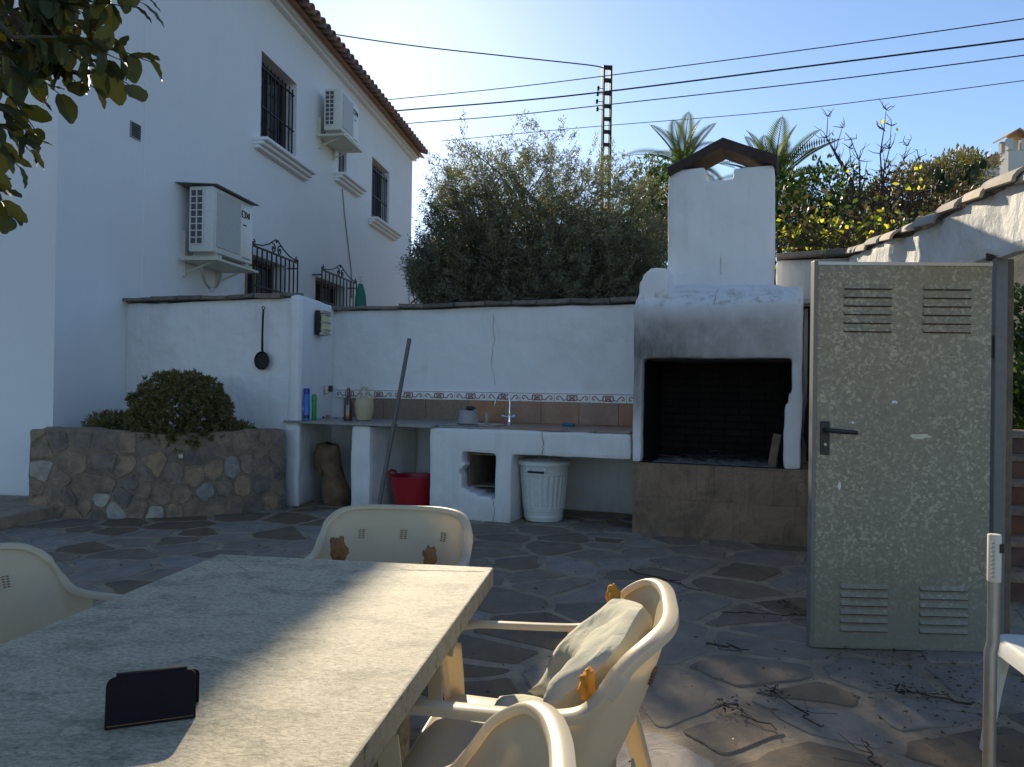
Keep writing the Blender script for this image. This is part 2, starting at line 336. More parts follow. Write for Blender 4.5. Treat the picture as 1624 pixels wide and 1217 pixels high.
def vox(xb, yb, zb, mask, step=.05, smooth=2, amp=.006, nsc=3.0, post=None, seed=0):
    """watertight masonry: cells of a refined grid kept where mask is true, corners worn round, surface made uneven"""
    xs, ys, zs = (refine(b, step) if step else np.array(b) for b in (xb, yb, zb))
    cx, cy, cz = ((a[1:] + a[:-1]) / 2 for a in (xs, ys, zs)); X, Y, Z = np.meshgrid(cx, cy, cz, indexing='ij')
    M = np.pad(mask(X, Y, Z), 1); nx, ny, nz = len(xs), len(ys), len(zs); quads = []
    def vid(i, j, k): return (i * ny + j) * nz + k
    for ax in range(3):
        A = M[1:, 1:-1, 1:-1] if ax == 0 else M[1:-1, 1:, 1:-1] if ax == 1 else M[1:-1, 1:-1, 1:]
        B = M[:-1, 1:-1, 1:-1] if ax == 0 else M[1:-1, :-1, 1:-1] if ax == 1 else M[1:-1, 1:-1, :-1]
        for sgn, sel in ((1, B & ~A), (-1, A & ~B)):
            i, j, k = np.nonzero(sel)
            if ax == 0: q = [vid(i, j, k), vid(i, j + 1, k), vid(i, j + 1, k + 1), vid(i, j, k + 1)]
            elif ax == 1: q = [vid(i, j, k), vid(i, j, k + 1), vid(i + 1, j, k + 1), vid(i + 1, j, k)]
            else: q = [vid(i, j, k), vid(i + 1, j, k), vid(i + 1, j + 1, k), vid(i, j + 1, k)]
            q = np.stack(q, 1); quads.append(q if sgn > 0 else q[:, ::-1])
    Q = np.concatenate(quads); ids, inv = np.unique(Q, return_inverse=True); Q = inv.reshape(-1, 4)
    V = np.stack([xs[ids // (ny * nz)], ys[(ids // nz) % ny], zs[ids % nz]], 1)
    E = np.concatenate([Q[:, [a, (a + 1) % 4]] for a in range(4)])
    for _ in range(smooth):
        s = np.zeros_like(V); c = np.zeros(len(V))
        np.add.at(s, E[:, 0], V[E[:, 1]]); np.add.at(c, E[:, 0], 1); np.add.at(s, E[:, 1], V[E[:, 0]]); np.add.at(c, E[:, 1], 1)
        V = V * .5 + .5 * s / c[:, None]
    if amp:
        off = Vector((seed * 7.3, seed * 3.1, 0))
        V = np.array([tuple(Vector(p) + noise.noise_vector(Vector(p) * nsc + off) * amp + noise.noise_vector(Vector(p) * nsc * 4 + off) * amp * .35) for p in V])
    if post: V = np.array([post(*p) for p in V])
    m = MB(); m.v = [tuple(p) for p in V]; m.f = [tuple(int(a) for a in q) for q in Q]; return m
def vor(sites, bounds, gap, near=1.6):
    """irregular polygons of crazy paving, each shrunk by half a joint"""
    out = []; S = np.array(sites)
    for i, p in enumerate(S):
        poly = [np.array(b, float) for b in bounds]; d = np.hypot(*(S - p).T); g = gap * random.uniform(.6, 1.5)
        for j in np.argsort(d)[1:22]:
            if d[j] > near: break
            n = (S[j] - p) / d[j]; lim = d[j] / 2 - g / 2; new = []
            for a, b in zip(poly, poly[1:] + poly[:1]):
                da, db = np.dot(a - p, n) - lim, np.dot(b - p, n) - lim
                if da <= 0: new.append(a)
                if da * db < 0: new.append(a + (b - a) * da / (da - db))
            poly = new
            if len(poly) < 3: break
        if len(poly) >= 3:
            c = []
            for a, b in zip(poly, poly[1:] + poly[:1]):
                L = np.hypot(*(b - a))
                if L < .02: continue
                e = min(.25, .016 / L); c += [a + (b - a) * e + rng.normal(0, .004, 2)] + [a + (b - a) * f_ + rng.normal(0, .026 * L ** .7, 2) * .6 for f_ in (.27, .52, .76)] + [b + (a - b) * e + rng.normal(0, .004, 2)]
            if len(c) >= 6: out.append((p, c))
    return out
def quads_obj(name, V, mat, parent=None, n=4):
    V = np.asarray(V, np.float32).reshape(-1, 3); k = len(V) // n
    me = bpy.data.meshes.new(name); me.vertices.add(len(V)); me.vertices.foreach_set('co', V.ravel())
    me.loops.add(len(V)); me.loops.foreach_set('vertex_index', np.arange(len(V), dtype=np.int32))
    me.polygons.add(k); me.polygons.foreach_set('loop_start', np.arange(0, len(V), n, dtype=np.int32)); me.polygons.foreach_set('loop_total', np.full(k, n, np.int32))
    me.update(calc_edges=True); me.materials.append(MATS[mat]); return link(name, me, parent)
def unit(a): return a / np.maximum(np.linalg.norm(a, axis=-1, keepdims=True), 1e-6)
def leaves(base, dirs, length, width):
    """kite shaped leaves: base points, directions, per leaf length and width"""
    n = len(base); dirs = unit(dirs); side = unit(np.cross(dirs, unit(rng.normal(0, 1, (n, 3)))))
    L = np.asarray(length).reshape(-1, 1) * np.ones((n, 1)); Wd = np.asarray(width).reshape(-1, 1) * np.ones((n, 1))
    mid = base + dirs * L * .45
    return np.stack([base, mid + side * Wd * .5, base + dirs * L, mid - side * Wd * .5], 1)

# ------------------------------------------------------------------ ground and patio
def gz(x, y):
    s = lambda t: max(0, min(1, t)) ** 2 * (3 - 2 * max(0, min(1, t)))
    return -.03 + 8.6 * s((x - 5) / 16) * s((y - 8) / 24) + 1.2 * s((y - 11) / 14) + .9 * s((x - 3.4) / 2.5) * s((y - 5.5) / 3)
gx = refine([-1500, -300, -60, -12, 0, 12, 60, 300, 1500], 400); gx = np.unique(np.concatenate([gx, np.arange(-60, 61, 4), np.arange(-8, 13, 1.)]))
gy = np.unique(np.concatenate([refine([-1500, -60, 60, 300, 1500], 400), np.arange(-60, 80, 4), np.arange(3, 20, 1.)]))
m = MB(); m.v = [(x, y, gz(x, y)) for x in gx for y in gy]
m.f = [(i * len(gy) + j, (i + 1) * len(gy) + j, (i + 1) * len(gy) + j + 1, i * len(gy) + j + 1) for i in range(len(gx) - 1) for j in range(len(gy) - 1)]
struct(m.obj('ground', 'ground', smooth=True))
m = MB(); corners = [(-6.2, -2.5), (3.4, -2.5), (3.4, 8.9), (-6.2, 11.0)]
m.prism(corners, lambda x, y: (x, y, -.026), lambda x, y: (x, y, .004)); patio = struct(m.obj('patio', 'joint', sub=.4, noise_amp=.0))
sites = []
for _ in range(9000):
    p = (random.uniform(-6.1, 3.3), random.uniform(2.0, 9.6))
    rr = .41 + .34 * noise.noise(Vector((p[0] * 1.7, p[1] * 1.7, 3)))
    if all((p[0] - q[0]) ** 2 + ((p[1] - q[1]) * 1.25) ** 2 > rr * rr for q in sites): sites.append(p)
vis = [(p, c) for p, c in vor(sites, [(-6.15, 1.9), (3.35, 1.9), (3.35, 9.7), (-6.15, 9.7)], .055) if abs(p[0]) < .72 * p[1] + .3 and p[1] > 2.2 and FC.l((*p, 0)).y < 1.0]
for p, c in vis:
    m = MB(); tilt = (random.uniform(-.006, .006), random.uniform(-.006, .006)); h = random.uniform(.007, .013)
    cc = np.array([sum(q[0] for q in c) / len(c), sum(q[1] for q in c) / len(c)]); n = len(c)
    def pt(q, s, z): d = (np.array(q) - cc) * s; return (d[0], d[1], z + d[0] * tilt[0] + d[1] * tilt[1])
    m.add([pt(q, 1.0, -.008) for q in c] + [pt(q, .985, h * .75) for q in c] + [pt(q, .955, h) for q in c],
          [(i, (i + 1) % n, (i + 1) % n + n, i + n) for i in range(n)] + [(i + n, (i + 1) % n + n, (i + 1) % n + 2 * n, i + 2 * n) for i in range(n)] + [tuple(range(2 * n, 3 * n))])
    o = m.obj('flagstone', 'flag', patio); o.location = (cc[0], cc[1], 0)
print('flagstones', len(vis))

# ------------------------------------------------------------------ house
house = thing('house', 'tall white two-storey house on the left with barred windows and tiled eaves', 'house', (FH.o.x, FH.o.y, 0), FH.r)
WIN = [(3.48, 4.92, 5.42, 6.92), (7.12, 7.62, 5.86, 6.92), (9.40, 10.84, 5.42, 6.92), (3.02, 4.55, 1.9, 3.47), (5.95, 7.65, 1.9, 3.5)]
us = sorted({-1.2, -.9, 0, .3, 13.1, *[w[0] for w in WIN], *[w[1] for w in WIN]}); zs = sorted({-.1, 8.0, *[w[2] for w in WIN], *[w[3] for w in WIN]})
def hm(X, Y, Z):
    k = (Y < .35) | (X < -.9) | (X > 12.9)
    for a, b, c, d in WIN: k &= ~((Y < .35) & (X > a) & (X < b) & (Z > c) & (Z < d))
    return k
us = sorted(set(us) | {12.9}); vox(us, [0, .35, 6.5, 7.0], zs, hm, None, 0, 0).obj('wall', 'plaster_house', house)
m = MB(); m.box(13.105, 18.2, .25, 3.5, -.1, 5.3); m.obj('annex_wall', 'plaster_house', house)
m = MB()
for a, b, c in ((0, -.10, 7.90), (-.10, -.18, 7.98)): m.box(-1.3, 13.2, b + .002, 0 if a == 0 else a + .1, c, c + .08 - .004)
m.obj('cornice', 'plaster_house', house)
roof = MB().box(-1.5, 13.3, -.33, 3.4, -.03, 0).obj('roof', 'roof_tile', house); roof.location = (0, 0, 8.13); roof.rotation_euler = (R(17), 0, 0)
def barrel(L, r0, r1, n=8, th=.018):
    mb = MB()
    def g(i, j): a = math.pi * j; r = r0 + (r1 - r0) * i; return (-r * math.cos(a), i * L, r * math.sin(a))
    return mb.grid(g, 2, n).mesh('roof_tile', 'roof_tile', smooth=True, solid=th)
bt = barrel(.46, .125, .10); k = 0
for i in range(int(14.6 / .262)):
    for row in range(3):
        o = link('roof_tile', bt, roof, (-1.4 + i * .262, -.52 + row * .36, .012 + row * .012)); k += 1
for j, (a, b, c, d) in enumerate(WIN):
    w = MB()
    for q in ((a + .01, a + .07, c + .01, d - .01), (b - .07, b - .01, c + .01, d - .01), (a + .07, b - .07, c + .01, c + .07), (a + .07, b - .07, d - .07, d - .01), ((a + b) / 2 - .03, (a + b) / 2 + .03, c + .07, d - .07)): w.box(q[0], q[1], .22, .27, q[2], q[3])
    w = w.obj('window', 'frame_wood', house)
    MB().box(a + .005, b - .005, .271, .285, c + .005, d - .005).obj('pane', 'glass_dark', w)
    if j < 3:
        g = MB(); nb = max(3, round((b - a) / .145))
        for i in range(nb): x = a + .05 + (b - a - .1) * i / (nb - 1); g.box(x - .009, x + .009, .05, .068, c, d - (.12 if j != 1 else .05))
        for z in (c + .12, c + .62, d - .22): g.box(a, b, .045, .073, z - .012, z + .012)
        g.obj('grille', 'iron', w)
        e0, e1 = (a - .24, b + .42) if j == 0 else (a - .24, b + .75) if j == 1 else (a - .24, b + .5)
        s = MB()
        for dz, out in ((0, .10), (.06, .17), (.12, .24)): s.box(e0 + .03 - out * .12, e1 - .03 + out * .12, -out, .001 * dz, c - .20 + dz, c - .20 + dz + .058)
        s.obj('sill', 'plaster_house', w, bevel=.008)
def scroll(cx, cz, r, turns, sgn, y, n=28):
    return [(cx + sgn * r * (1 - t * .85) * math.cos(t * turns * 2 * math.pi + 1.2), y, cz + r * (1 - t * .85) * math.sin(t * turns * 2 * math.pi + 1.2)) for t in (i / n for i in range(n + 1))]
for lab, a, b, zt in (('first', 2.85, 4.62, 3.54), ('second', 5.78, 7.82, 3.60)):
    t = thing('window_grille', 'black wrought iron window grille with scrolled crest beside the lower air conditioner' if lab == 'first' else 'smaller-looking wrought iron window grille further along the house, left of the bushy tree', 'grille', FH.w((a + b) / 2, -.2, 1.85), FH.r, 'wrought iron grilles on the ground floor')
    hw = (b - a) / 2; y0 = 0; zz = zt - 1.85; mb = MB(); nb = 11
    for i in range(nb): x = -hw + 2 * hw * i / (nb - 1); mb.box(x - .010, x + .010, -.01, .01, 0, zz + (.06 if i in (0, nb - 1) else 0))
    mb.obj('bar', 'iron', t)
    mb = MB()
    for z in (.02, zz - .62, zz): mb.box(-hw, hw, -.014, .014, z - .013, z + .013)
    for s in (-1, 1):
        for z in (.1, zz - .1): mb.box(s * hw - .011, s * hw + .011, .0141, .196, z - .011, z + .011)
    mb.obj('rail', 'iron', t)
    mb = MB()
    for s in (-1, 1):
        mb.tube([(s * hw, 0, zz + .02), (s * hw * .6, 0, zz + .06), (s * hw * .32, 0, zz + .13), (s * .03, 0, zz + .25), (0, 0, zz + .20)], .012, 6)
        mb.tube(scroll(s * .12, zz + .085, .085, 1.4, s, 0), .011, 6)
        mb.tube(scroll(s * (hw - .06), zz + .06, .045, 1.2, s, 0), .009, 6)
    mb.obj('crest', 'iron', t)
v = MB().box(.017, .223, -.012, .002, 4.35, 4.55); vent = v.obj('wall_vent', 'grey_plastic', house)
mb = MB()
for i in range(6): mb.box(.035, .205, -.024, -.013, 4.372 + i * .029, 4.386 + i * .029)
mb.obj('louvre', 'dark_metal', vent)
MB().tube([FH.i @ Vector((0, 0, 0)) + Vector((7.35, -.012, 5.6)), (7.5, -.012, 5.1), (7.75, -.012, 4.5), (8.0, -.012, 3.9), (8.05, -.012, 3.3)], .014, 6).obj('cable', 'grey_plastic', house)
MB().tube([(12.9, -.02, .5), (12.9, -.02, 5.0)], .03, 8).obj('drain_pipe', 'wall_pipe', house)
MB().box(.30, .34, -.012, .001, 2.4, 8.0).obj('corner_trim', 'plaster_house', house, bevel=.005)
step = thing('doorstep', 'low pale stone step at the foot of the house, left of the planter', 'step', FH.w(-2.2, 1.5, 0), FH.r)
MB().box(-.75, .95, -2.0, 2.5, .0, .12).obj('slab', 'joint', step, bevel=.012)

def ac_unit(u0, u1, z0, z1, label, cover, name='air_conditioner'):
    t = thing(name, label, 'air conditioner', FH.w(u0, 0, z0), FH.r, 'air conditioners on the house wall')
    W, Hh, y0, y1 = u1 - u0, z1 - z0, -.50, -.15
    body = MB().box(0, W, y0, y1, 0, Hh).obj('body', 'ac_white', t, bevel=.018, smooth=True)
    # side intake seen end-on: 2 x 8 dark openings in a white lattice
    MB().box(-.004, .001, y0 + .14, y1 - .03, .10, Hh - .05).obj('intake', 'ac_dark', t)
    g = MB(); ya, yb, za, zb = y0 + .14, y1 - .03, .10, Hh - .05
    for i in range(9): z = za + (zb - za) * i / 8; g.box(-.016, -.0045, ya, yb, z - .007, z + .007)
    for y in (ya, (ya + yb) / 2, yb): g.box(-.018, -.0047, y - .007, y + .007, za - .007, zb + .007)
    g.obj('intake_lattice', 'ac_white', t)
    MB().box(.10, W * .66, y0 - .012, y0 - .001, .08, Hh - .06).obj('fan_panel', 'ac_grey', t, bevel=.006)
    g = MB()
    for q in ([(0, 0), (0, .09), (.07, .09), (.10, .075), (.10, .015), (.07, 0), (0, 0)], [(.12, 0), (.22, .09)], [(.12, .09), (.22, 0)], [(.22, 0), (.22, .09)]): g.tube([(W * .70 + x, y0 - .003, Hh - .24 + z) for x, z in q], .008, 5)
    g.box(W * .74, W * .74 + .10, y0 - .003, y0 - .0005, Hh - .36, Hh - .34); g.obj('logo', 'dark_metal', t)['kind'] = 'stuff'
    MB().box(W * .72, W * .94, y0 - .003, y0 - .0005, .05, .065).obj('model_plate', 'ac_dark', t)
    for x in (.12, W - .16): MB().box(x, x + .09, y0 + .02, y1, -.04, -.001).obj('foot', 'ac_grey', t)
    for x in (.10, W - .18):
        br = MB(); br.box(x, x + .05, -.56, -.002, -.085, -.041); br.box(x + .002, x + .048, -.045, -.001, -.32, .30)
        br.tube([(x + .025, -.50, -.09), (x + .025, -.03, -.28)], .014, 6); br.obj('bracket', 'bracket', t)
    MB().box(-.02, W + .05, -.58, -.04, -.12, -.086).obj('tray', 'bracket', t, bevel=.004)
    if cover: MB().add([(-.10, .0, Hh + .03), (W + .08, .0, Hh + .03), (W + .07, -.57, Hh + .012), (-.03, -.57, Hh + .012), (-.10, .0, Hh + .038), (W + .08, .0, Hh + .038), (W + .07, -.57, Hh + .02), (-.03, -.57, Hh + .02)], [(0, 1, 2, 3), (7, 6, 5, 4), (0, 4, 5, 1), (1, 5, 6, 2), (2, 6, 7, 3), (3, 7, 4, 0)]).obj('cover_sheet', 'metal_cover', t)
    if cover:
        h = MB(); h.tube([(.35 + .25 * math.cos(a), -.30, -.20 + -.26 * math.sin(a)) for a in [math.pi * i / 16 for i in range(17)]], .018, 8); h.obj('hose', 'grey_plastic', t)
        h = MB(); h.box(.31, .39, -.33, -.27, -.50, -.45); h.tube([(.35, -.30, -.46), (.35, -.28, -.60), (.36, -.05, -.75), (.36, -.03, -1.2)], .02, 8); h.obj('drain', 'wall_pipe', t)
    return t
ac_unit(1.10, 2.26, 3.13, 4.02, 'large boxy air conditioner under a dark metal cover on lower house wall', True)
ac_unit(5.88, 6.95, 6.38, 7.2, 'small high air conditioner mounted between the upstairs windows', False)

# ------------------------------------------------------------------ garden walls
lw = thing('garden_wall', 'low white plastered wall with the hanging pan, between house and counter', 'wall', FC.w(-1.2, .05, 0), FC.r, 'white garden walls')
vox([-1.27, 1.2], [0, .24], [-.05, 2.31], lambda X, Y, Z: X < 9, .07, 2, .022, 2).obj('wall', 'plaster', lw)
pil = thing('wall_pillar', 'white plastered wall return carrying the louvred light at counter end', 'wall', FC.w(0, 0, 0), FC.r)
def pilpost(x, y, z): return (x - .27 * max(0, y - .05), y, z)
vox([-.02, .13], [0.0, 1.12], [-.03, 2.34], lambda X, Y, Z: X < 9, .05, 3, .010, 3, pilpost).obj('wall', 'plaster', pil)
bw = thing('garden_wall', 'long white plastered wall with cracked face behind the counter', 'wall', FC.w(0, 1.1, 0), FC.r, 'white garden walls')
vox([-.30, 4.15], [0.0, .26], [-.05, 2.27], lambda X, Y, Z: X < 9, .07, 2, .022, 1.8).obj('wall', 'plaster', bw)
def crack(pts, name, parent, r=.004):
    q = [Vector(p) for p in pts]; o = [q[0]]
    for a, b in zip(q, q[1:]):
        for k in range(1, 5): o.append(a.lerp(b, k / 4) + Vector((random.uniform(-.012, .012), 0, random.uniform(-.006, .006))))
    MB().tube(o, [r * random.uniform(.5, 1.2) for _ in o], 5).obj(name, 'rubble_mortar', parent)
crack([(1.98, -.003, 2.2), (1.99, -.003, 1.9), (1.96, -.003, 1.7), (1.99, -.003, 1.5), (2.03, -.003, 1.3)], 'crack', bw, .002)
def coping(parent, a, b, z, y0, y1, ln, th=.045, droop=0):
    x = a
    while x < b - .05:
        L = min(ln * random.uniform(.8, 1.25), b - x)
        mb = MB().box(0, L - .012, y0 - random.uniform(0, .03), y1, 0, th * random.uniform(.75, 1.2))
        o = mb.obj('coping_tile', 'coping', parent, bevel=.008, sub=.12, noise_amp=.006, noise_sc=9); o.location = (x, 0, z + random.uniform(-.006, .012)); o.rotation_euler = (R(random.uniform(-3, 5)), R(random.uniform(-2.2, 2.2)), R(random.uniform(-2, 2))); x += L
coping(lw, -1.27, 1.15, 2.315, -.06, .28, .42); coping(bw, -.28, 4.12, 2.275, -.07, .30, .36)
# pan hung on the low wall
t = thing('skimmer_pan', 'long-handled black iron pan hanging on the low white wall', 'pan', FC.w(-.365, .004, 1.5), FC.r)
MB().lathe([(0, 0), (.085, 0), (.10, .02), (.104, .022), (.100, .024), (.084, .006), (0, .006)], 28).obj('dish', 'iron', t, smooth=True).rotation_euler = (R(90), 0, 0)
t.children[0].location = (0, .012, .105)
MB().tube([(0, .0, .20), (0, -.004, .40), (.004, -.004, .60), (.006, 0, .68)], [.018, .014, .015, .012], 8, flat=.6).obj('handle', 'iron', t, smooth=True)
MB().tube([(.006 + .018 * math.cos(a), 0, .695 + .018 * math.sin(a)) for a in [i * math.pi / 6 for i in range(13)]], .005, 6).obj('hook', 'iron', t)
# louvred wall light on the return
a = FC.w(.02, .46, 0); t = thing('wall_light', 'grey louvred outdoor light with cream diffuser on the white wall return', 'light', FC.w(.02, .52, 1.92), FC.r - R(-15) - R(0))
t.rotation_euler = (0, 0, FC.r + R(15) + R(90) - R(90))
MB().box(0.0, .055, -.13, .13, 0, .28).obj('housing', 'dark_metal', t, bevel=.006)
MB().box(.0555, .10, -.10, .10, .03, .25).obj('diffuser', 'light_cream', t, bevel=.01)
for i in range(3): MB().box(.056, .112, -.115, .115, .055 + i * .085, .068 + i * .085).obj('louvre', 'galv_tube', t)
for z in (.0, .252): MB().box(.056, .105, -.125, .125, z, z + .028).obj('end_cap', 'aluminium', t)
# socket on the return
t = thing('wall_socket', 'small cream socket with black plug on the wall above the slab', 'socket', FC.w(-.06, .80, 1.24), FC.r + R(15))
MB().box(0, .035, -.045, .045, 0, .10).obj('cover', 'cream_plastic', t, bevel=.008); MB().box(.036, .07, -.01, .06, .02, .095).obj('plug', 'black_plastic', t, bevel=.008)

# ------------------------------------------------------------------ counter
ct = thing('outdoor_counter', 'whitewashed masonry kitchen counter with tiled splashback and open bays', 'counter', (FC.o.x, FC.o.y, 0), FC.r)
def tp(x, y, z): return (x + .05 * (.9 - z) * (x - .92), y, z)
vox([-.035, .17], [-.03, 1.0], [-.02, .905], lambda X, Y, Z: (Y < .0) | (X > .158), .05, 2, .010, 4).obj('pier', 'plaster', ct)
vox([.80, 1.04], [0, 1.06], [-.02, .915], lambda X, Y, Z: X < 9, .05, 2, .010, 4, tp, 2).obj('pier', 'plaster', ct)
def blk(X, Y, Z):
    edge = .03 * np.sin(Z * 37) + .02 * np.sin(Z * 61)
    niche = (X > 2.10 + .55 * edge) & (X < 2.455) & (Z > .33 - (X - 2.1) * .28) & (Z < .68) & (Y < .8)
    bay = (X > 2.63) & (Z < .685)
    return ~(niche | bay | ((Y > .9) & (Z < .6) & (X > 2.63)))
vox([1.735, 2.10, 2.455, 2.63, 3.815], [0, .8, 1.09], [-.02, .33, .685, .925], blk, .035, 2, .008, 3.5, None, 4).obj('masonry_block', 'plaster', ct)
MB().box(2.08, 2.47, .78, .79, .1, .7).obj('niche_shade_back', 'soot_and_dark', ct)  # near-black sheet: the niche's inner shade put into the colour
mb = MB(); mb.box(2.125, 2.135, .12, .77, .30, .67); mb.box(2.136, 2.425, .12, .77, .655, .668); mb.box(2.426, 2.436, .12, .77, .26, .67); mb.box(2.136, 2.425, .16, .77, .33, .342); mb.obj('niche_shade_lining', 'rubble_mortar', ct)  # brown liners painting the niche faces darker, as shade
# plaster panel joints on the front beam
crack([(2.95, -.004, .70), (2.954, -.005, .80), (2.947, -.004, .915)], 'joint_line', ct, .003); crack([(2.458, -.003, .02), (2.456, -.003, .12), (2.46, -.003, .22)], 'joint_line', ct, .003)
vox([-.05, 1.80], [-.05, 1.09], [.917, .95], lambda X, Y, Z: X < 9, .09, 1, .004, 6).obj('stone_slab', 'granite', ct)
k = 0
for i in range(6):
    for j in range(3):
        x0 = 1.815 + i * .332; y0 = .03 + j * .352
        if i == 0 or i == 1:
            if j == 0 or j == 1: continue
        MB().box(x0, x0 + .326, y0, y0 + .346, .928, .948).obj('top_tile', 'terracotta', ct, bevel=.003)
MB().box(1.815, 2.475, .03, .728, .928, .9445).obj('sink_surround', 'granite', ct)
surf('soil_granite', (.28, .195, .14), (.18, .125, .095), 60, .4, .05)
x = .02
while x < 3.8:
    L = .44 if x > 1.7 else .56
    if x + L > 3.81: L = 3.81 - x
    MB().box(x, x + L - .004, 1.072, 1.098, .952, 1.188).obj('splash_tile', 'terracotta' if x > 1.6 else 'soil_granite', ct, bevel=.002)
    x += L
x = -.10; W = .405; tm = MB().box(0, W - .004, 1.070, 1.099, 1.191, 1.287).mesh('border_tile', 'white_tile', bevel=.002)
def motif():
    mb = MB(); y = 1.0685; c = W / 2; z0 = 1.238
    def tb(p, r=.0042): mb.tube([(c + a, y, z0 + b) for a, b in p], r, 5, flat=.4, up=(0, 1, 0))
    for s in (-1, 1):
        tb([(s * q, w) for q, w in ((.05, .028), (.062, -.02), (.10, -.026), (.125, .006), (.145, .022), (.17, .012), (.178, -.012), (.160, -.022), (.150, -.006))], .0055)
        tb([(s * q, w) for q, w in ((.052, .030), (.058, 0), (.050, -.030), (.0, -.026))], .006)
        tb([(s * q, w) for q, w in ((0, .004), (.016, .020), (.034, .010), (.020, -.006), (.036, -.018), (.012, -.016))], .0055)
    tb([(-.05, .030), (-.02, .024), (0, .032), (.02, .024), (.05, .030)], .005); tb([(-.02, 0), (0, -.010), (.02, 0)], .006)
    mb.box(.004, W - .008, 1.0690, 1.0699, 1.281, 1.286)
    return mb.mesh('motif', 'tile_red')
mo = motif()
while x < 3.55:
    o = link('border_tile', tm, ct, (x, 0, 0)); link('motif', mo, o); x += W
t_x = x

# ------------------------------------------------------------------ things on and under the counter
def on_counter(px, v, z=.951):
    d = FC.m @ Vector((0, 1, 0)); p0 = FC.w(0, v); q = ray(px, 660); t_ = (p0 - Vector((0, 0, H))).dot(d) / q.dot(d); p = q * t_; p.z = z; return p
def rot_up(o): return o
p = on_counter(486, .10); t = thing('spray_can', 'tall blue aerosol can with dark blue cap at slab end', 'can', p)
MB().lathe([(.031, 0), (.034, .004), (.034, .275), (.028, .287), (.0, .29)], 24).obj('body', 'blue_can', t, smooth=True)
MB().lathe([(.0285, .2872), (.0325, .289), (.0325, .345), (.030, .352), (0, .352)], 24).obj('cap', 'blue_cap', t, smooth=True)
MB().lathe([(.0343, .02), (.0343, .055)], 24).obj('label_band', 'can_navy', t, smooth=True)
g = MB(); g.grid(lambda i, j: (.0347 * math.sin(-2.4 + 2.8 * i - 1.2), -.0347 * math.cos(-2.4 + 2.8 * i - 1.2 + .6), .06 + .05 * i + .06 * j * (1 - i * .4)), 10, 3); g.obj('label_patch', 'label_white', t, smooth=True)
p = on_counter(498, .17); t = thing('green_bottle', 'narrow bright green plastic bottle beside the blue can', 'bottle', p)
MB().lathe([(.024, 0), (.027, .006), (.027, .20), (.025, .24), (.016, .265), (0, .27)], 20).obj('body', 'green_plastic', t, smooth=True)
MB().lathe([(.0275, .205), (.029, .21), (.029, .25), (.020, .285), (0, .289)], 20).obj('cap', 'green_plastic', t, smooth=True)
p = on_counter(552, .25); t = thing('brown_bottle', 'dark brown glass bottle with stopper on slab beside clay jug', 'bottle', p)
MB().lathe([(.042, 0), (.047, .006), (.047, .17), (.044, .19), (.020, .285), (.016, .31), (.016, .335), (.020, .337), (.020, .35), (0, .35)], 28).obj('body', 'brown_glass', t, smooth=True)
MB().lathe([(.014, .3502), (.015, .365), (0, .368)], 14).obj('stopper', 'cork', t, smooth=True)
p = on_counter(577, .38); t = thing('clay_jug', 'pale clay water jug with ring handle and two spouts', 'jug', p)
MB().lathe([(.070, 0), (.085, .01), (.105, .09), (.112, .16), (.104, .215), (.075, .25), (.035, .262), (0, .265)], 32).obj('body', 'clay', t, smooth=True)
MB().tube([(.048 * math.cos(a), 0, .315 + .055 * math.sin(a)) for a in [-math.pi / 2 + i * math.pi / 10 for i in range(21)]], .014, 10).obj('ring_handle', 'clay', t, smooth=True)
MB().tube([(.06, 0, .22), (.095, 0, .255), (.118, 0, .270)], [.028, .020, .022], 12).obj('spout', 'clay', t, smooth=True)
MB().tube([(-.06, 0, .22), (-.085, 0, .25), (-.098, 0, .27)], [.024, .014, .013], 12).obj('spout', 'clay', t, smooth=True)
for i, (px, s, c, n) in enumerate(((520, .030, 'terracotta', 'broken terracotta lump on slab'), (513, .014, 'soil', 'pebble'), (533, .014, 'base_stone', 'pebble'), (545, .012, 'soil', 'pebble'))):
    p = on_counter(px, .62); bm = bmesh.new(); bmesh.ops.create_icosphere(bm, subdivisions=2, radius=s)
    for v in bm.verts: v.co += noise.noise_vector(v.co * 40 + Vector((i, 0, 0))) * s * .35; v.co.z = max(v.co.z * .8, -s * .6)
    me = bpy.data.meshes.new('pebble'); bm.to_mesh(me); bm.free(); me.materials.append(MATS[c])
    o = link('pebble', me, None, p + Vector((0, 0, s * .6)))
    tag(o, ('reddish broken clay lump on the slab between green and brown bottles', 'tiny dark pebble left of the reddish clay lump on slab', 'tiny pale pebble right of the reddish clay lump on slab', 'tiny dark pebble touching the brown bottle foot')[i], 'pebble', 'small stones on the slab')
# sink and tap
sx0, sx1, sy0, sy1 = 1.80, 2.42, .06, .62
t = thing('sink', 'shallow stainless steel sink set in the counter top', 'sink', FC.w(2.11, .34, .945), FC.r)
def sk(X, Y, Z): return ~((abs(X) < .25) & (abs(Y) < .22) & (Z > -.0))
MB().add([(-.31, -.28, .004), (.31, -.28, .004), (.31, .28, .004), (-.31, .28, .004), (-.25, -.21, .010), (.25, -.21, .010), (.25, .21, .010), (-.25, .21, .010)], [(0, 1, 5, 4), (1, 2, 6, 5), (2, 3, 7, 6), (3, 0, 4, 7)]).obj('rim', 'steel', t)
MB().add([(-.25, -.21, .010), (.25, -.21, .010), (.25, .21, .010), (-.25, .21, .010), (-.22, -.18, .0015), (.22, -.18, .0015), (.22, .18, .0015), (-.22, .18, .0015)], [(0, 1, 5, 4), (1, 2, 6, 5), (2, 3, 7, 6), (3, 0, 4, 7), (4, 5, 6, 7)]).obj('basin', 'steel', t)
p = on_counter(808, .72); t = thing('mixer_tap', 'chrome tap with high curved spout and two blue-white knobs', 'tap', p, FC.r)
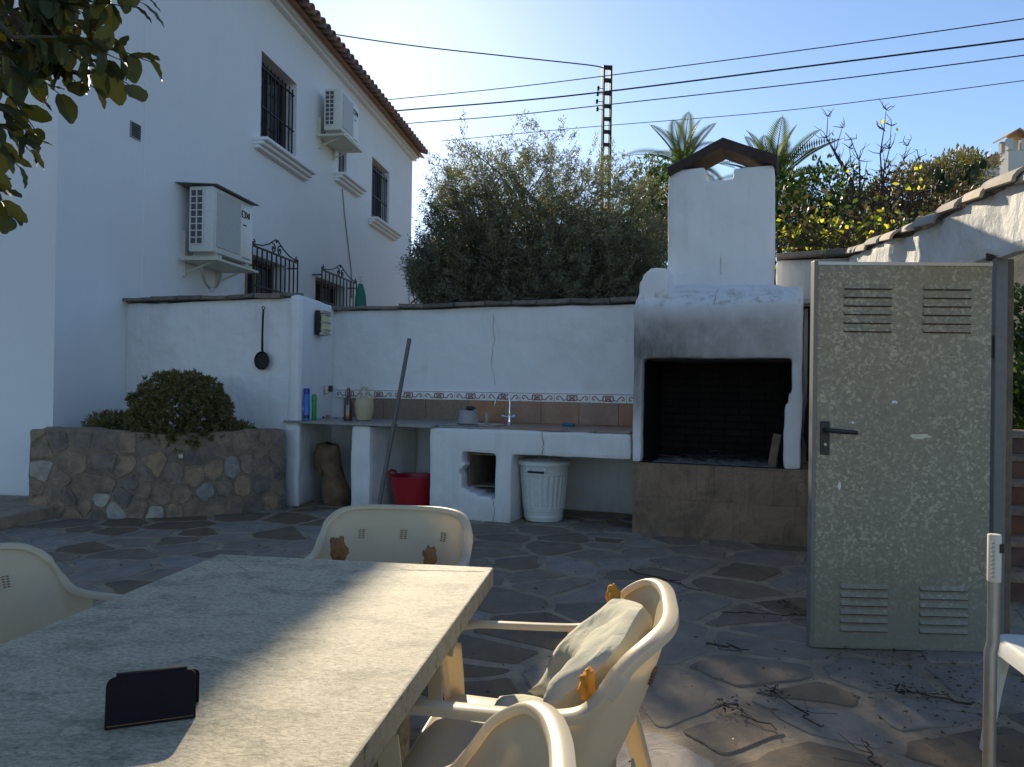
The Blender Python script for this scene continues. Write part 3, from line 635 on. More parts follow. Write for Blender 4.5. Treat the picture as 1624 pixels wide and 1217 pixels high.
MB().lathe([(.028, 0), (.028, .01), (.020, .02), (.018, .09), (.012, .11), (0, .112)], 18).obj('body', 'chrome', t, smooth=True)
pts = [(0, 0, .10), (0, 0, .16)] + [(-.085 + .085 * math.cos(a), .01, .20 + .13 * math.sin(a)) for a in [i * math.pi / 12 for i in range(12)]] + [(-.178, .01, .18)]
MB().tube(pts, .0085, 10).obj('spout', 'chrome', t, smooth=True)
for s in (-1, 1):
    k = MB().tube([(s * .015, 0, .07), (s * .045, -.01, .075), (s * .05, -.01, .077), (s * .08, -.012, .085)], [.01, .01, .024, .022], 10).obj('knob', 'chrome', t, smooth=True)
p = on_counter(743, .42); t = thing('plastic_tub', 'grey translucent tub turned upside down beside the sink', 'tub', p + Vector((0, 0, .0056)))
MB().lathe([(.115, 0), (.118, .006), (.112, .012), (.098, .13), (.090, .138), (0, .139)], 30).obj('body', 'grey_plastic', t, smooth=True)
bm = bmesh.new(); bmesh.ops.create_icosphere(bm, subdivisions=3, radius=.05)
for v in bm.verts: v.co += noise.noise_vector(v.co * 30) * .018; v.co.z *= .5
me = bpy.data.meshes.new('scourer'); bm.to_mesh(me); bm.free(); me.materials.append(MATS['char'])
tag(link('scourer', me, None, p + Vector((.02, 0, .1665))), 'dark crumpled scourer on top of the grey tub', 'scourer')
p = on_counter(772, .68); t = thing('drinking_glass', 'small clear glass standing behind the sink', 'glass', p)
n = NT('clear_glass'); n.fin((.9, .92, .92), .05); n.b.inputs['Transmission Weight'].default_value = .9
MB().lathe([(.020, .001), (.026, .004), (.029, .11), (.027, .11), (.024, .008), (0, .007)], 20).obj('body', 'clear_glass', t, smooth=True)
p = on_counter(902, .62); t = thing('blue_sponge', 'flat blue dish sponge on the tiled counter', 'sponge', p, FC.r)
MB().box(-.065, .065, -.035, .035, 0, .03).obj('pad', 'blue_sponge', t, bevel=.008, sub=.02, noise_amp=.003, noise_sc=40)
# leaning pole
p0 = FC.w(1.25, -.20, 0); p1 = FC.w(1.455, .06, 1.84); q = p1 - p0
t = thing('metal_pole', 'long rusty grey metal pole leaning against the counter slab', 'pole', p0)
q0, q1 = Vector((0, 0, .0)), p1 - p0
MB().tube([q0, q1 * .5, q1], .022, 12).obj('tube', 'pole_metal', t, smooth=True)
MB().tube([q1 * .985 + Vector((-.0225, -.0, 0)), q1 * .985 + Vector((.0225, 0, 0))], .007, 8).obj('pin_hole', 'char', t)
# red bucket
p = FC.w(1.38, .36, 0.004); t = thing('rubber_bucket', 'red flexible rubber bucket under the slab behind the pole', 'bucket', p, FC.r)
MB().lathe([(0, .004), (.19, .004), (.20, .012), (.255, .36), (.265, .365), (.265, .375), (.248, .372), (.19, .02), (0, .02)], 36).obj('tub', 'red_plastic', t, smooth=True)
for s in (-1, 1): MB().tube([(s * .245, -.09, .35), (s * .275, -.07, .40), (s * .283, 0, .415), (s * .275, .07, .40), (s * .245, .09, .35)], .014, 8).obj('handle', 'red_plastic', t, smooth=True)
# gnarled log in the left bay
p = FC.w(.36, .30, 0.004); t = thing('gnarled_log', 'brown gnarled log propped upright in the left counter bay', 'log', p, FC.r)
pts = [(.08, 0, 0), (.09, 0, .06), (.08, 0, .14), (.05, .0, .25), (.03, 0, .36), (.0, 0, .46), (-.02, 0, .54), (-.035, 0, .62), (-.03, 0, .67), (-.03, 0, .675)]
mb = MB().tube(pts, [.15, .165, .155, .125, .105, .105, .12, .115, .09, .01], 26)
mb.tube([(-.04, 0, .60), (-.10, -.02, .60), (-.135, -.03, .54), (-.13, -.03, .42), (-.10, -.03, .32)], [.10, .09, .08, .06, .02], 14)
lg = mb.mesh('trunk', 'log', smooth=True, angle=180)
for v in lg.vertices: q = Vector(v.co); v.co = q + noise.noise_vector(q * 9) * .03 + noise.noise_vector(Vector((q.x * 30, q.y * 30, q.z * 6))) * .012
link('trunk', lg, t)
# dustbin
p = at_z(860, 832, 0); p = p + Vector((0.02, .22, .016)); t = thing('dustbin', 'pale ribbed enamel dustbin with lid standing under the tiled counter', 'bin', p, FC.r)
def ribs(i, j):
    a = 2 * math.pi * i; z = .02 + .545 * j; r = .195 + .055 * j
    if .20 < j < .80: r += .0045 * (1 if math.sin(a * 26) > 0 else -1)
    for q in (.04, .16, .20, .82, .87): r += .007 * math.exp(-((j - q) / .012) ** 2)
    return (r * math.cos(a), r * math.sin(a), z)
mb = MB().grid(ribs, 208, 60); mb.lathe([(0, .0), (.19, .0), (.197, .02)], 32); mb.obj('drum', 'bin_enamel', t, smooth=True, angle=60)
MB().lathe([(.268, .556), (.272, .56), (.272, .585), (.262, .597), (.20, .612), (.10, .622), (0, .624)], 48).obj('lid', 'bin_enamel', t, smooth=True)
g = MB().tube([(-.06, 0, .622), (-.05, 0, .648), (.05, 0, .648), (.06, 0, .622)], .008, 8); g.obj('lid_handle', 'bin_enamel', t, smooth=True)
MB().tube([(-.085, -.247, .515), (-.08, -.268, .50), (.08, -.268, .50), (.085, -.247, .515)], .010, 8).obj('side_handle', 'dark_metal', t, smooth=True)
for s in (-1, 1): MB().box(s * .085 - .02, s * .085 + .02, -.262, -.236, .495, .535).obj('lug', 'bin_enamel', t, bevel=.004)

# ------------------------------------------------------------------ barbecue
bb = thing('barbecue', 'large whitewashed masonry barbecue with sooty mouth, stone base and chimney', 'barbecue', (FC.o.x, FC.o.y, 0), FC.r)
def bbq(X, Y, Z):
    body = (X > 3.825) & (X < 5.30) & (Z < 2.13)
    right = np.where(Z > 1.36, 5.215, np.where(Z > 1.18, 5.215 - (1.36 - Z) / .18 * .06, 5.155))
    body &= ~((X > 3.915) & (X < right) & (Z < 1.63) & (Y < 1.0))
    sh = (X > 3.825) & (X < 5.30) & (Z < 2.13 + np.clip((Y - .0) / .40, 0, 1) * .26) & (Z < 2.36 - .05 * (X - 4)) & (Y > .02)
    left = (X > 3.84) & (X < 4.12) & (Y > .05) & (Z < 2.48 - np.clip((3.98 - X) / .14, 0, 1) ** 2 * .22)
    ch = (X > 4.055) & (X < 5.04) & (Y > .45) & (Y < .80) & (Z < 3.49 - .03 * (X - 4.05)) & ~((X > 4.405) & (X < 4.67) & (Z > 3.355))
    return (body & (Z > .665)) | sh & (Z > 2.0) | left & (Z > 2.0) | ch & (Z > 2.1)
vox([3.825, 3.915, 4.055, 4.405, 4.67, 5.04, 5.155, 5.215, 5.30], [0, .45, .80, 1.0, 1.09], [.665, 1.63, 2.13, 2.48, 3.355, 3.49], bbq, .033, 3, .012, 2.6, None, 9).obj('hood', 'plaster_bbq', bb, smooth=True, angle=50)
MB().box(3.918, 5.22, .03, .985, .60, .672).obj('hearth', 'soot_and_dark', bb)
for j in range(13):                      # sooty firebrick courses at the back of the mouth
    for i in range(5):
        x0 = 3.93 + i * .26 - (.13 if j % 2 else 0); x1 = min(x0 + .252, 5.14); x0 = max(x0, 3.93)
        if x1 - x0 > .03: MB().box(x0, x1, .965, .998, .674 + j * .072, .674 + j * .072 + .064).obj('firebrick', 'soot_and_dark', bb, bevel=.004)
base = MB().box(3.85, 5.60, .024, 1.08, -.02, .655).obj('base', 'base_stone', bb)
slabs = [(3.84, 4.4195, .352, .658), (4.4205, 5.0795, .352, .658), (5.0805, 5.60, .352, .658), (3.84, 4.7995, 0, .351), (4.8005, 5.60, 0, .351)]
for a, b, c, d in slabs:
    q = [(a, c), (b, c), (b, d), (a, d)]
    MB().prism(q, lambda x, z: (x, -.006, z), lambda x, z: (x, .029, z)).obj('facing_slab', 'base_stone', base, bevel=.002, seg=1, sub=.06, noise_amp=.010, noise_sc=5)
MB().box(3.832, 5.58, -.005, .05, .657, .668).obj('base_lip', 'base_stone', bb, bevel=.003)
# cap of two leaning slabs
cap = MB().prism([(4.05, 3.50), (4.57, 3.745), (5.065, 3.53), (5.055, 3.44), (4.565, 3.655), (4.07, 3.425)], lambda x, z: (x, .41, z), lambda x, z: (x, .84, z))
cap.obj('chimney_cap', 'cap_slab', bb, sub=.12, noise_amp=.006, noise_sc=8)
crack([(4.56, .444, 2.62), (4.57, .443, 2.45)], 'crack', bb, .002); crack([(4.55, .02, 2.13), (4.56, .10, 2.22), (4.555, .20, 2.28)], 'crack', bb, .0025)
# ash, charred sticks, leaning plank
t = thing('ash_bed', 'grey ash and charred bits spread on the barbecue hearth', 'ash', FC.w(4.55, .45, .673), FC.r)
mb = MB().grid(lambda i, j: ((i - .5) * 1.10, (j - .5) * .80, .002 + .035 * max(0, noise.noise(Vector((i * 7, j * 7, 0))) + .4) * (math.sin(math.pi * i) * math.sin(math.pi * j)) ** .5), 40, 24); mb.obj('ash', 'ash', t, smooth=True)
mb = MB()
for _ in range(26):
    a = random.uniform(0, 6.28); c = Vector((random.uniform(-.45, .45), random.uniform(-.32, .3), random.uniform(.02, .05))); d = Vector((math.cos(a), math.sin(a), random.uniform(-.1, .25))) * random.uniform(.04, .14); mb.tube([c - d, c, c + d], [.006, .009, .005], 5)
o = mb.obj('charred_stick', 'char', t); o['kind'] = 'stuff'
t = thing('grill_grate', 'small sooty wire grate lying in the barbecue ash', 'grate', FC.w(4.52, .45, .70), FC.r + .3)
mb = MB()
for i in range(9): mb.tube([(-.20 + i * .05, -.16, .03), (-.20 + i * .05, .16, .05)], .004, 5)
for y in (-.16, .16): mb.tube([(-.21, y, .036), (.21, y, .044)], .006, 5)
mb.obj('wires', 'dark_metal', t)
MB().tube([(-.05, -.16, .035), (-.09, -.28, .09), (-.02, -.33, .10), (.02, -.28, .09), (.0, -.16, .035)], .005, 6).obj('handle', 'dark_metal', t)
t = thing('brick_prop', 'upright pale wooden offcut leaning inside the barbecue mouth', 'offcut', FC.w(5.075, .16, .673), FC.r)
mb = MB().box(-.035, .035, -.02, .02, 0, .29); o = mb.obj('offcut', 'wood', t, bevel=.004); o.rotation_euler = (0, R(9), 0); o.location = (-.02, 0, .005)

# ------------------------------------------------------------------ shed corner right of the barbecue
sh = thing('shed', 'stained grey lintel wall and dark opening right of the barbecue', 'shed', FC.w(5.3, 1.0, 0), FC.r)
vox([-.25, 1.15], [0, .25], [2.2, 2.66], lambda X, Y, Z: X < 9, .06, 2, .012, 3, None, 3).obj('lintel_wall', 'plaster_stained', sh)
MB().box(-.1, 1.3, .9, .96, -.02, 2.3).obj('back_wall', 'soot_and_dark', sh); MB().box(-.1, 1.3, .26, .899, 2.2, 2.26).obj('ceiling', 'soot_and_dark', sh)  # near-black surfaces: shade inside the opening painted as colour
MB().box(.02, .055, .26, .88, 0, 2.19).obj('plank_door', 'grey_plastic', sh)
coping(sh, -.25, 1.12, 2.665, -.08, .32, .45, .05)
t = thing('black_bag', 'black bag hanging in the gap beside the barbecue', 'bag', FC.w(5.42, .88, .75), FC.r)
MB().lathe([(0, 0), (.07, .02), (.10, .18), (.085, .42), (.05, .60), (.02, .72), (0, .74)], 16, squash=.6).obj('sack', 'black_plastic', t, smooth=True, noise_amp=.02, noise_sc=9)
MB().tube([(0, 0, .73), (0, .05, 1.0), (0, .12, 1.452)], .006, 6).obj('strap', 'black_plastic', t)

# ------------------------------------------------------------------ right garden wall, ridge tiles, gate
rw = thing('garden_wall', 'sunlit rough white wall capped with curved tiles behind the metal door', 'wall', (FR.o.x, FR.o.y, 0), FR.r, 'white garden walls')
def rwm(X, Y, Z): return ~((X < .62) & (X > -1.05) & (Z < 2.12)) & ((Y < .0) | (X > 1.95))
def rpost(x, y, z): return (x, y, z * (2.40 + .075 * x + .05 * math.exp(-((x - .3) / .8) ** 2)) / 2.5)
vox([-1.4, -1.05, .62, 1.95, 3.62], [-.12, 0, .07], [-.05, 2.12, 2.5], rwm, .06, 2, .022, 3.2, rpost, 5).obj('wall', 'plaster_rough', rw)
def rtile(L, r0, r1):
    mb = MB(); mb.grid(lambda i, j: (i * L, -(r0 + (r1 - r0) * i) * math.cos(math.pi * j), (r0 + (r1 - r0) * i) * .62 * math.sin(math.pi * j)), 3, 10); return mb.mesh('ridge_tile', 'ridge', smooth=True, solid=.02)
rt = rtile(.47, .135, .115)
for i in range(12):
    x = -1.40 + i * .405; o = link('ridge_tile', rt, rw, (x, -.068 if x < 1.8 else -.02, rpost(x + .2, 0, 2.5)[2] - .035 + .012 * (i % 2)), (R(random.uniform(-4, 4)), R(-5 - 3), R(random.uniform(-3, 3))))
gt = thing('metal_gate', 'spangled galvanised metal door standing open on the right', 'door', at_z(1567, 1039, 0) + Vector((0, 0, .0)))
pl, pr = at_z(1287, 1031, .012), at_z(1567, 1039, .012); dv = pl - pr; gt.rotation_euler = (0, 0, math.atan2(-dv.y, -dv.x)); GW = dv.to_2d().length
leaf = MB().box(-GW, 0, 0, .035, .012, 2.03).obj('leaf', 'galvanised', gt, bevel=.004)
MB().box(-GW - .020, -GW - .001, -.008, .05, .0125, 2.035).obj('edge_fold', 'metal_cover', gt, bevel=.003)
MB().box(-GW, -.002, -.006, -.0005, 2.012, 2.029).obj('top_fold', 'aluminium', gt)
for x0 in (-GW + .135, -GW + .54):
    for zb, ni in ((1.665, 6), (.105, 6)):
        for i in range(ni):
            z = zb + i * .0445 if zb > 1 else zb + i * .044
            mb = MB().add([(x0, -.0008, z + .026), (x0 + .245, -.0008, z + .026), (x0 + .245, -.0008, z), (x0, -.0008, z), (x0 + .004, -.009, z + .003), (x0 + .241, -.009, z + .003)], [(0, 1, 5, 4), (0, 4, 3), (1, 2, 5), (3, 4, 5, 2)])
            s = mb.obj('louvre', 'galvanised', leaf)
            MB().box(x0 + .002, x0 + .243, -.0085, -.0009, z - .0034, z - .0007).obj('slot', 'wood' if zb < 1 else 'char', s)
hp = MB().box(-GW + .022, -GW + .070, -.0075, -.0006, 1.02, 1.195).obj('handle_plate', 'black_plastic', gt, bevel=.004)
MB().tube([(-GW + .046, -.008, 1.150), (-GW + .046, -.045, 1.150), (-GW + .06, -.058, 1.149), (-GW + .10, -.06, 1.146), (-GW + .19, -.058, 1.140)], [.011, .011, .012, .013, .011], 10).obj('lever', 'black_plastic', hp, smooth=True)
MB().tube([(-GW + .046, -.011, 1.075), (-GW + .046, -.0076, 1.075)], .008, 10).obj('keyhole', 'galv_tube', hp)
for i, (x, z, w, h) in enumerate(((-.36, 1.125, .12, .032), (-GW + .40, 1.30, .035, .02), (-GW + .125, .86, .02, .05), (-GW + .19, 1.19, .016, .016))):
    mb = MB(); pts = [(x + w * .5 * math.cos(a) * random.uniform(.6, 1.1), z + h * .5 * math.sin(a) * random.uniform(.5, 1.1)) for a in [k * 6.283 / 14 for k in range(14)]]
    mb.prism(pts, lambda a, b: (a, -.0004, b), lambda a, b: (a, -.0016, b)); mb.obj('paint_mark', 'label_white' if i else 'bracket', leaf)
fr = thing('gate_doorway', 'grey steel doorway of the gate with pale post at the right edge', 'doorway', at_z(1590, 1020, 0) + Vector((.0, .06, 0)), FR.r)
MB().box(-.03, .03, -.03, .03, 0, 2.1).obj('jamb', 'metal_cover', fr, bevel=.004); MB().box(.031, .07, -.085, -.015, 0, 2.1).obj('post', 'wood', fr, bevel=.006)
MB().box(-1.05, .10, -.05, .035, 2.101, 2.15).obj('lintel', 'cap_slab', fr)
MB().box(-.02, .02, .031, .05, .3, .42).obj('hinge', 'dark_metal', fr); MB().box(-.02, .02, .031, .05, 1.55, 1.67).obj('hinge', 'dark_metal', fr)
# steps beyond the gate
st = thing('garden_steps', 'red brick garden steps glimpsed through the gate at right', 'steps', (3.6, 4.9, 0), R(-15))
for i in range(6):
    MB().box(-.55, 1.1, i * .34, 2.6, i * .17, i * .17 + .13).obj('riser', 'brick', st); MB().box(-.57, 1.1, i * .34 - .02, 2.6, i * .17 + .131, i * .17 + .168).obj('tread', 'base_stone', st, bevel=.005)

# ------------------------------------------------------------------ planter
P0, P1, P2 = Vector((-4.74, 7.60, 0)), Vector((-3.43, 7.64, 0)), Vector((-2.44, 8.30, 0))
def bz(s): return P0 * (1 - s) ** 2 + (P1 * 2 - P0 * .5 - P2 * .5) * (2 * s * (1 - s)) + P2 * s ** 2
pl = thing('stone_planter', 'rubble stone planter wall in front of the low white wall', 'planter', (-3.5, 7.7, 0)); off = Vector((-3.5, 7.7, 0))
Ls = 2.75; PH = .86
def nrm(s): d = bz(min(1, s + .01)) - bz(max(0, s - .01)); return Vector((d.y, -d.x, 0)).normalized()
def topz(s): return PH + .02 * math.sin(s * 9) - .015 * s
def body(i, j): p = bz(i) + nrm(i) * (.04 * (1 - j)) - off; return (p.x, p.y, -.02 + j * (topz(i) + .0))
mb = MB(); N = 24; vv = []
for i in range(N + 1):
    s = i / N; p = bz(s) - off; n_ = nrm(s); q = p - n_ * .26
    vv += [(p.x + n_.x * .03, p.y + n_.y * .03, -.02), (p.x, p.y, topz(s)), (q.x, q.y, topz(s)), (q.x, q.y, -.02)]
mb.add(vv, [(i * 4 + k, (i + 1) * 4 + k, (i + 1) * 4 + (k + 1) % 4, i * 4 + (k + 1) % 4) for i in range(N) for k in range(4)] + [(0, 1, 2, 3), (N * 4 + 3, N * 4 + 2, N * 4 + 1, N * 4)])
pw = mb.obj('wall', 'rubble_mortar', pl, sub=.12, noise_amp=.02, noise_sc=6)
e0, e1 = P0 - off, FH.w(-1.25, .0, 0) - off
dd = (e1 - e0); nn = Vector((-dd.y, dd.x, 0)).normalized()
mb = MB(); mb.prism([(e0.x - .02, e0.y), (e1.x - .02, e1.y), (e1.x + .25, e1.y), (e0.x + .22, e0.y + .05)], lambda x, y: (x, y, -.02), lambda x, y: (x, y, PH - .01)); mb.obj('side_wall', 'rubble_mortar', pl, sub=.12, noise_amp=.02, noise_sc=6)
mb = MB(); A = FC.l
so = [bz(0) + Vector((.05, .1, 0)), bz(.33) + Vector((0, .05, 0)), bz(.66) + Vector((0, .05, 0)), bz(1) + Vector((-.05, .1, 0)), FC.w(-.03, .04, 0), FC.w(-2.35, .04, 0), FH.w(-1.1, -.02, 0)]
mb.prism([(p.x - off.x, p.y - off.y) for p in so], lambda x, y: (x, y, .3), lambda x, y: (x, y, PH - .07)); mb.obj('soil', 'soil', pl, sub=.15, noise_amp=.03, noise_sc=5)
ss = []
for _ in range(6000):
    p = (random.uniform(.02, Ls - .02), random.uniform(.03, PH - .03)); rr = .165 + .12 * noise.noise(Vector((p[0] * 2.3, p[1] * 2.3, 1)))
    if all((p[0] - q[0]) ** 2 + (p[1] - q[1]) ** 2 > rr * rr for q in ss): ss.append(p)
for p, c in vor(ss, [(0, .0), (Ls, .0), (Ls, PH - .01), (0, PH - .01)], .028, .8):
    if random.random() < .10: continue
    cc = np.mean(c, 0); n = len(c); h = random.uniform(.004, .016); mb = MB()
    def mp(q, sc, d):
        x, z = cc + (np.array(q) - cc) * sc; s = x / Ls; s = min(1, max(0, s)); w = bz(s) + nrm(s) * (.03 * (1 - z / PH) + d) - off; return (w.x, w.y, min(z, topz(s) - .005))
    bump = [random.uniform(.8, 1.15) for _ in range(n)]
    mb.add([mp(q, 1, -.02) for q in c] + [mp(q, .965, h * .8 * b) for q, b in zip(c, bump)] + [mp(q, .6, h * b) for q, b in zip(c, bump)] + [mp(cc, 1, h * .95)],
           [(i, (i + 1) % n, (i + 1) % n + n, i + n) for i in range(n)] + [(i + n, (i + 1) % n + n, (i + 1) % n + 2 * n, i + 2 * n) for i in range(n)] + [(i + 2 * n, (i + 1) % n + 2 * n, 3 * n) for i in range(n)])
    mb.obj('stone', 'rubble' if random.random() < .84 else 'rubble_pale', pw, smooth=True, angle=28)
MB().tube([(bz(.56) + nrm(.56) * .045 - off + Vector((0, 0, .62))), (bz(.56) + nrm(.56) * .10 - off + Vector((0, 0, .62)))], .022, 12).obj('weep_pipe', 'galv_tube', pl)
t = thing('scroll_ornament', 'small black wrought iron scroll standing in the planter corner', 'ornament', at_y(170, 672, 8.35) - Vector((0, 0, .10)), FH.r - R(70))
mb = MB()
for k, (x, z, r, s) in enumerate(((0, .19, .055, 1), (.13, .15, .05, -1), (.24, .13, .045, 1), (.34, .11, .04, -1))): mb.tube(scroll(x, z, r, 1.5, s, 0), .008, 6)
mb.tube([(-.04, 0, .02), (.0, 0, .10), (.20, 0, .08), (.38, 0, .06), (.40, 0, .0)], .009, 6); mb.obj('scrollwork', 'iron', t)

def blob_leaves(cent, rad, n, L, Wd, out=.9, up=.3, shell=.55):
    d = unit(rng.normal(0, 1, (n, 3))); r = (shell + (1 - shell) * rng.random(n) ** .6)[:, None]
    pos = np.array(cent) + d * r * np.array(rad); lump = np.array([noise.noise(Vector(p) * 2.4) for p in pos])[:, None]
    pos = np.array(cent) + (pos - np.array(cent)) * (1 + .22 * lump); dirs = d * out + rng.normal(0, .5, (n, 3)) + np.array([0, 0, up])
    return leaves(pos, dirs, L * rng.uniform(.7, 1.2, n), Wd * rng.uniform(.8, 1.2, n))
def branches(base, tips, r0, mb, wob=.15):
    for tp_ in tips:
        a, b = Vector(base), Vector(tp_); pts = [a]
        for k in range(1, 7):
            t_ = k / 6; q = a.lerp(b, t_); q += Vector((random.uniform(-wob, wob), random.uniform(-wob, wob), random.uniform(-wob, wob))) * (1 - t_) * 1.2; pts.append(q)
        mb.tube(pts, [r0 * (1 - .85 * k / 6) for k in range(7)], 6)
# rounded shrub: rosettes of small leaves
t = thing('round_shrub', 'dense dome-shaped green shrub growing over the planter wall', 'shrub', (-3.42, 8.02, PH - .12))
cs = np.array([-.02, -.02, .25]); rad = np.array([.53, .46, .47]); Q = []
for _ in range(900):
    d = unit(rng.normal(0, 1, 3)); 
    if d[2] < -.75: continue
    lump = 1 + .10 * noise.noise(Vector(d) * 3); c = cs + d * rad * lump * rng.uniform(.86, 1.0); c[2] = max(c[2], -.28)
    k = 16; dirs = unit(d * .55 + rng.normal(0, .62, (k, 3))); Q.append(leaves(np.repeat(c[None], k, 0), dirs, rng.uniform(.04, .065, k), rng.uniform(.013, .020, k)))
Q.append(blob_leaves(cs, rad * .8, 2500, .08, .03)); Q.append(blob_leaves((.48, .12, .06), (.24, .22, .16), 1500, .06, .022))
quads_obj('foliage', np.concatenate(Q), 'shrub_leaf', t)
mb = MB(); branches((0, 0, -.02), [tuple(cs + unit(rng.normal(0, 1, 3)) * rad * .7) for _ in range(14)], .022, mb, .05); mb.obj('stem', 'bark', t)
t = thing('low_plant', 'low tangled green plant left of the round shrub in planter', 'plant', (-4.22, 8.15, PH - .10))
quads_obj('foliage', blob_leaves((.0, 0, .10), (.32, .25, .16), 1500, .07, .022, .6, .5, .1), 'shrub_leaf', t)
mb = MB(); branches((0, 0, 0), [(-.2, 0, .2), (.1, .1, .24), (.2, -.1, .2), (0, -.15, .18)], .01, mb, .04); mb.obj('stem', 'bark', t)

# ------------------------------------------------------------------ table
tb = thing('garden_table', 'weathered pale stone-topped garden table in the foreground', 'table', (FT.o.x, FT.o.y, 0), FT.r)
TW, TL, TH = 1.005, 1.85, .73
top = vox([-TW, 0], [-TL, 0], [TH - .062, TH], lambda X, Y, Z: X < 9, None, 0, 0); top = MB().box(-TW, 0, -TL, 0, TH - .062, TH)
me = top.mesh('table_top', ['table_stone', 'table_edge'], bevel=.005, seg=2)
for p in me.polygons: p.material_index = 0 if p.normal.z > .9 else 1
link('table_top', me, tb)
for (a, b, c, d, z) in ((-.13, -.02, -.30, -.012, 0), (-TW + .12, -TW + .02, -.30, -.012, 0)): pass
mb = MB()
def seam(a, b): mb.tube([(a[0], a[1], TH - .0012), (b[0], b[1], TH - .0012)], .0022, 4)
seam((-.02, -.07), (-.30, -.10)); seam((-TW + .02, -.02), (-TW + .22, -.22)); mb.obj('crack', 'rubble_mortar', tb)
for y in (-.42, -1.45):
    MB().box(-TW / 2 - .30, -TW / 2 + .32, y - .05, y + .05, .06, TH - .064).obj('leg', 'table_edge', tb, bevel=.012); MB().box(-TW / 2 - .36, -TW / 2 + .38, y - .09, y + .09, .012, .0595).obj('foot', 'table_edge', tb, bevel=.012)
for px, py in ((128, 1040 - 40), (392, 1018), (1, 1)):
    pass
# folded phone case, tent-like
a, b = at_z(165, 1160, TH), at_z(308, 1140, TH); d = b - a; t = thing('phone_case', 'dark folded leather phone case standing tent-like on the table', 'case', (a.x, a.y, TH + .0005), math.atan2(d.y, d.x))
CW, CH = .150, .085
def panel(y0, y1, z1, th, w=CW):
    q = [(0, 0), (w, 0), (w, .83)] + [(w - .10 * w * (1 - math.cos(k * math.pi / 8)), .83 + .17 * math.sin(k * math.pi / 8)) for k in range(1, 5)] + [(.10 * w * (1 - math.cos(k * math.pi / 8)), .83 + .17 * math.sin(k * math.pi / 8)) for k in range(4, -1, -1)]
    f = lambda o: (lambda x, s: (x, y0 + (y1 - y0) * s + o, s * z1)); return MB().prism(q, f(0), f(th))
panel(0, .020, CH, .006).obj('front_flap', 'case_leather', t, bevel=.0015)
panel(.075, .032, CH - .004, .006, CW + .006).obj('back_flap', 'case_leather', t, bevel=.0015)
MB().grid(lambda i, j: (.016 + (CW - .032) * i, .030 + .012 * -math.cos(math.pi * j), CH - .006 + .010 * math.sin(math.pi * j)), 4, 10).obj('fold', 'case_leather', t, solid=.003, smooth=True)
MB().tube([(.004, -.0002, .006), (CW - .004, -.0002, .006)], .0008, 5).obj('stitching', 'brown_cloth', t)

# ------------------------------------------------------------------ resin chairs
def cat(pts, n=6):
    P = [Vector(p) for p in pts]; P = [P[0] * 2 - P[1]] + P + [P[-1] * 2 - P[-2]]; out = []
    for i in range(1, len(P) - 2):
        for k in range(n):
            t_ = k / n; a, b, c, d = P[i - 1:i + 3]
            out.append(.5 * ((2 * b) + (c - a) * t_ + (2 * a - 5 * b + 4 * c - d) * t_ ** 2 + (3 * b - a - 3 * c + d) * t_ ** 3))
    return out + [P[-2]]
half = [(0, .345, .788), (.10, .343, .788), (.19, .328, .785), (.255, .295, .772), (.29, .245, .733), (.302, .205, .675), (.303, .165, .630), (.302, .11, .613), (.300, .02, .608), (.295, -.09, .607), (.290, -.18, .606), (.287, -.235, .596), (.285, -.262, .565), (.284, -.272, .51)]
hc = cat(half, 5); nb = 7 * 5 + 3            # the shell hangs from the first nb points of the rim
def bandsec(pts, mb, w=.036, h=.019):
    k = len(pts); vs = []; n = 8
    for i, p in enumerate(pts):
        t_ = (pts[min(i + 1, k - 1)] - pts[max(i - 1, 0)]).normalized()
        out = Vector((p.x, p.y - .02, 0)); out -= t_ * out.dot(t_); out = out.normalized() if out.length > .02 else Vector((0, 1, 0)); up = t_.cross(out).normalized()
        if up.z < 0 and abs(up.z) > .1: up = -up
        if abs(t_.z) > .8: up = Vector((0, -1, 0)) - t_ * (-t_.y); up.normalize(); up = -up if False else up
        q = [(-.5, -.35), (-.5, .25), (-.38, .5), (.25, .5), (.5, .3), (.55, -.5), (.43, -.5), (.3, .1)]
        vs += [p + out * (a * w) + up * (b * h * (1.5 if b == -.5 else 1)) for a, b in q]
    fs = [(i * n + j, i * n + (j + 1) % n, (i + 1) * n + (j + 1) % n, (i + 1) * n + j) for i in range(k - 1) for j in range(n)] + [tuple(range(n)), tuple((k - 1) * n + j for j in range(n))]
    mb.add(vs, fs)
full = [Vector((-p.x, p.y, p.z)) for p in hc[:0:-1]] + hc
def low(p):
    # foot of the shell on the seat edge, further in and forward
    return Vector((p.x * .80, .20 + (p.y - .33) * .62 if p.y > .05 else .027 + (p.y - .05) * .3, .40))
def shell_pt(f, j):
    i = f * (2 * nb - 2); k = int(min(i, 2 * nb - 3)); fr_ = i - k; seq = [Vector((-p.x, p.y, p.z)) for p in hc[nb - 1:0:-1]] + hc[:nb]
    p = seq[k].lerp(seq[k + 1], fr_); p = p + Vector((0, 0, -.012)); q = low(p); b = p.lerp(q, j)
    s = Vector((p.x, p.y - .02, 0)); bow = math.sin(math.pi * j) * .012; return b + (s.normalized() * bow if s.length > 1e-3 else Vector())
CH_ME = {}
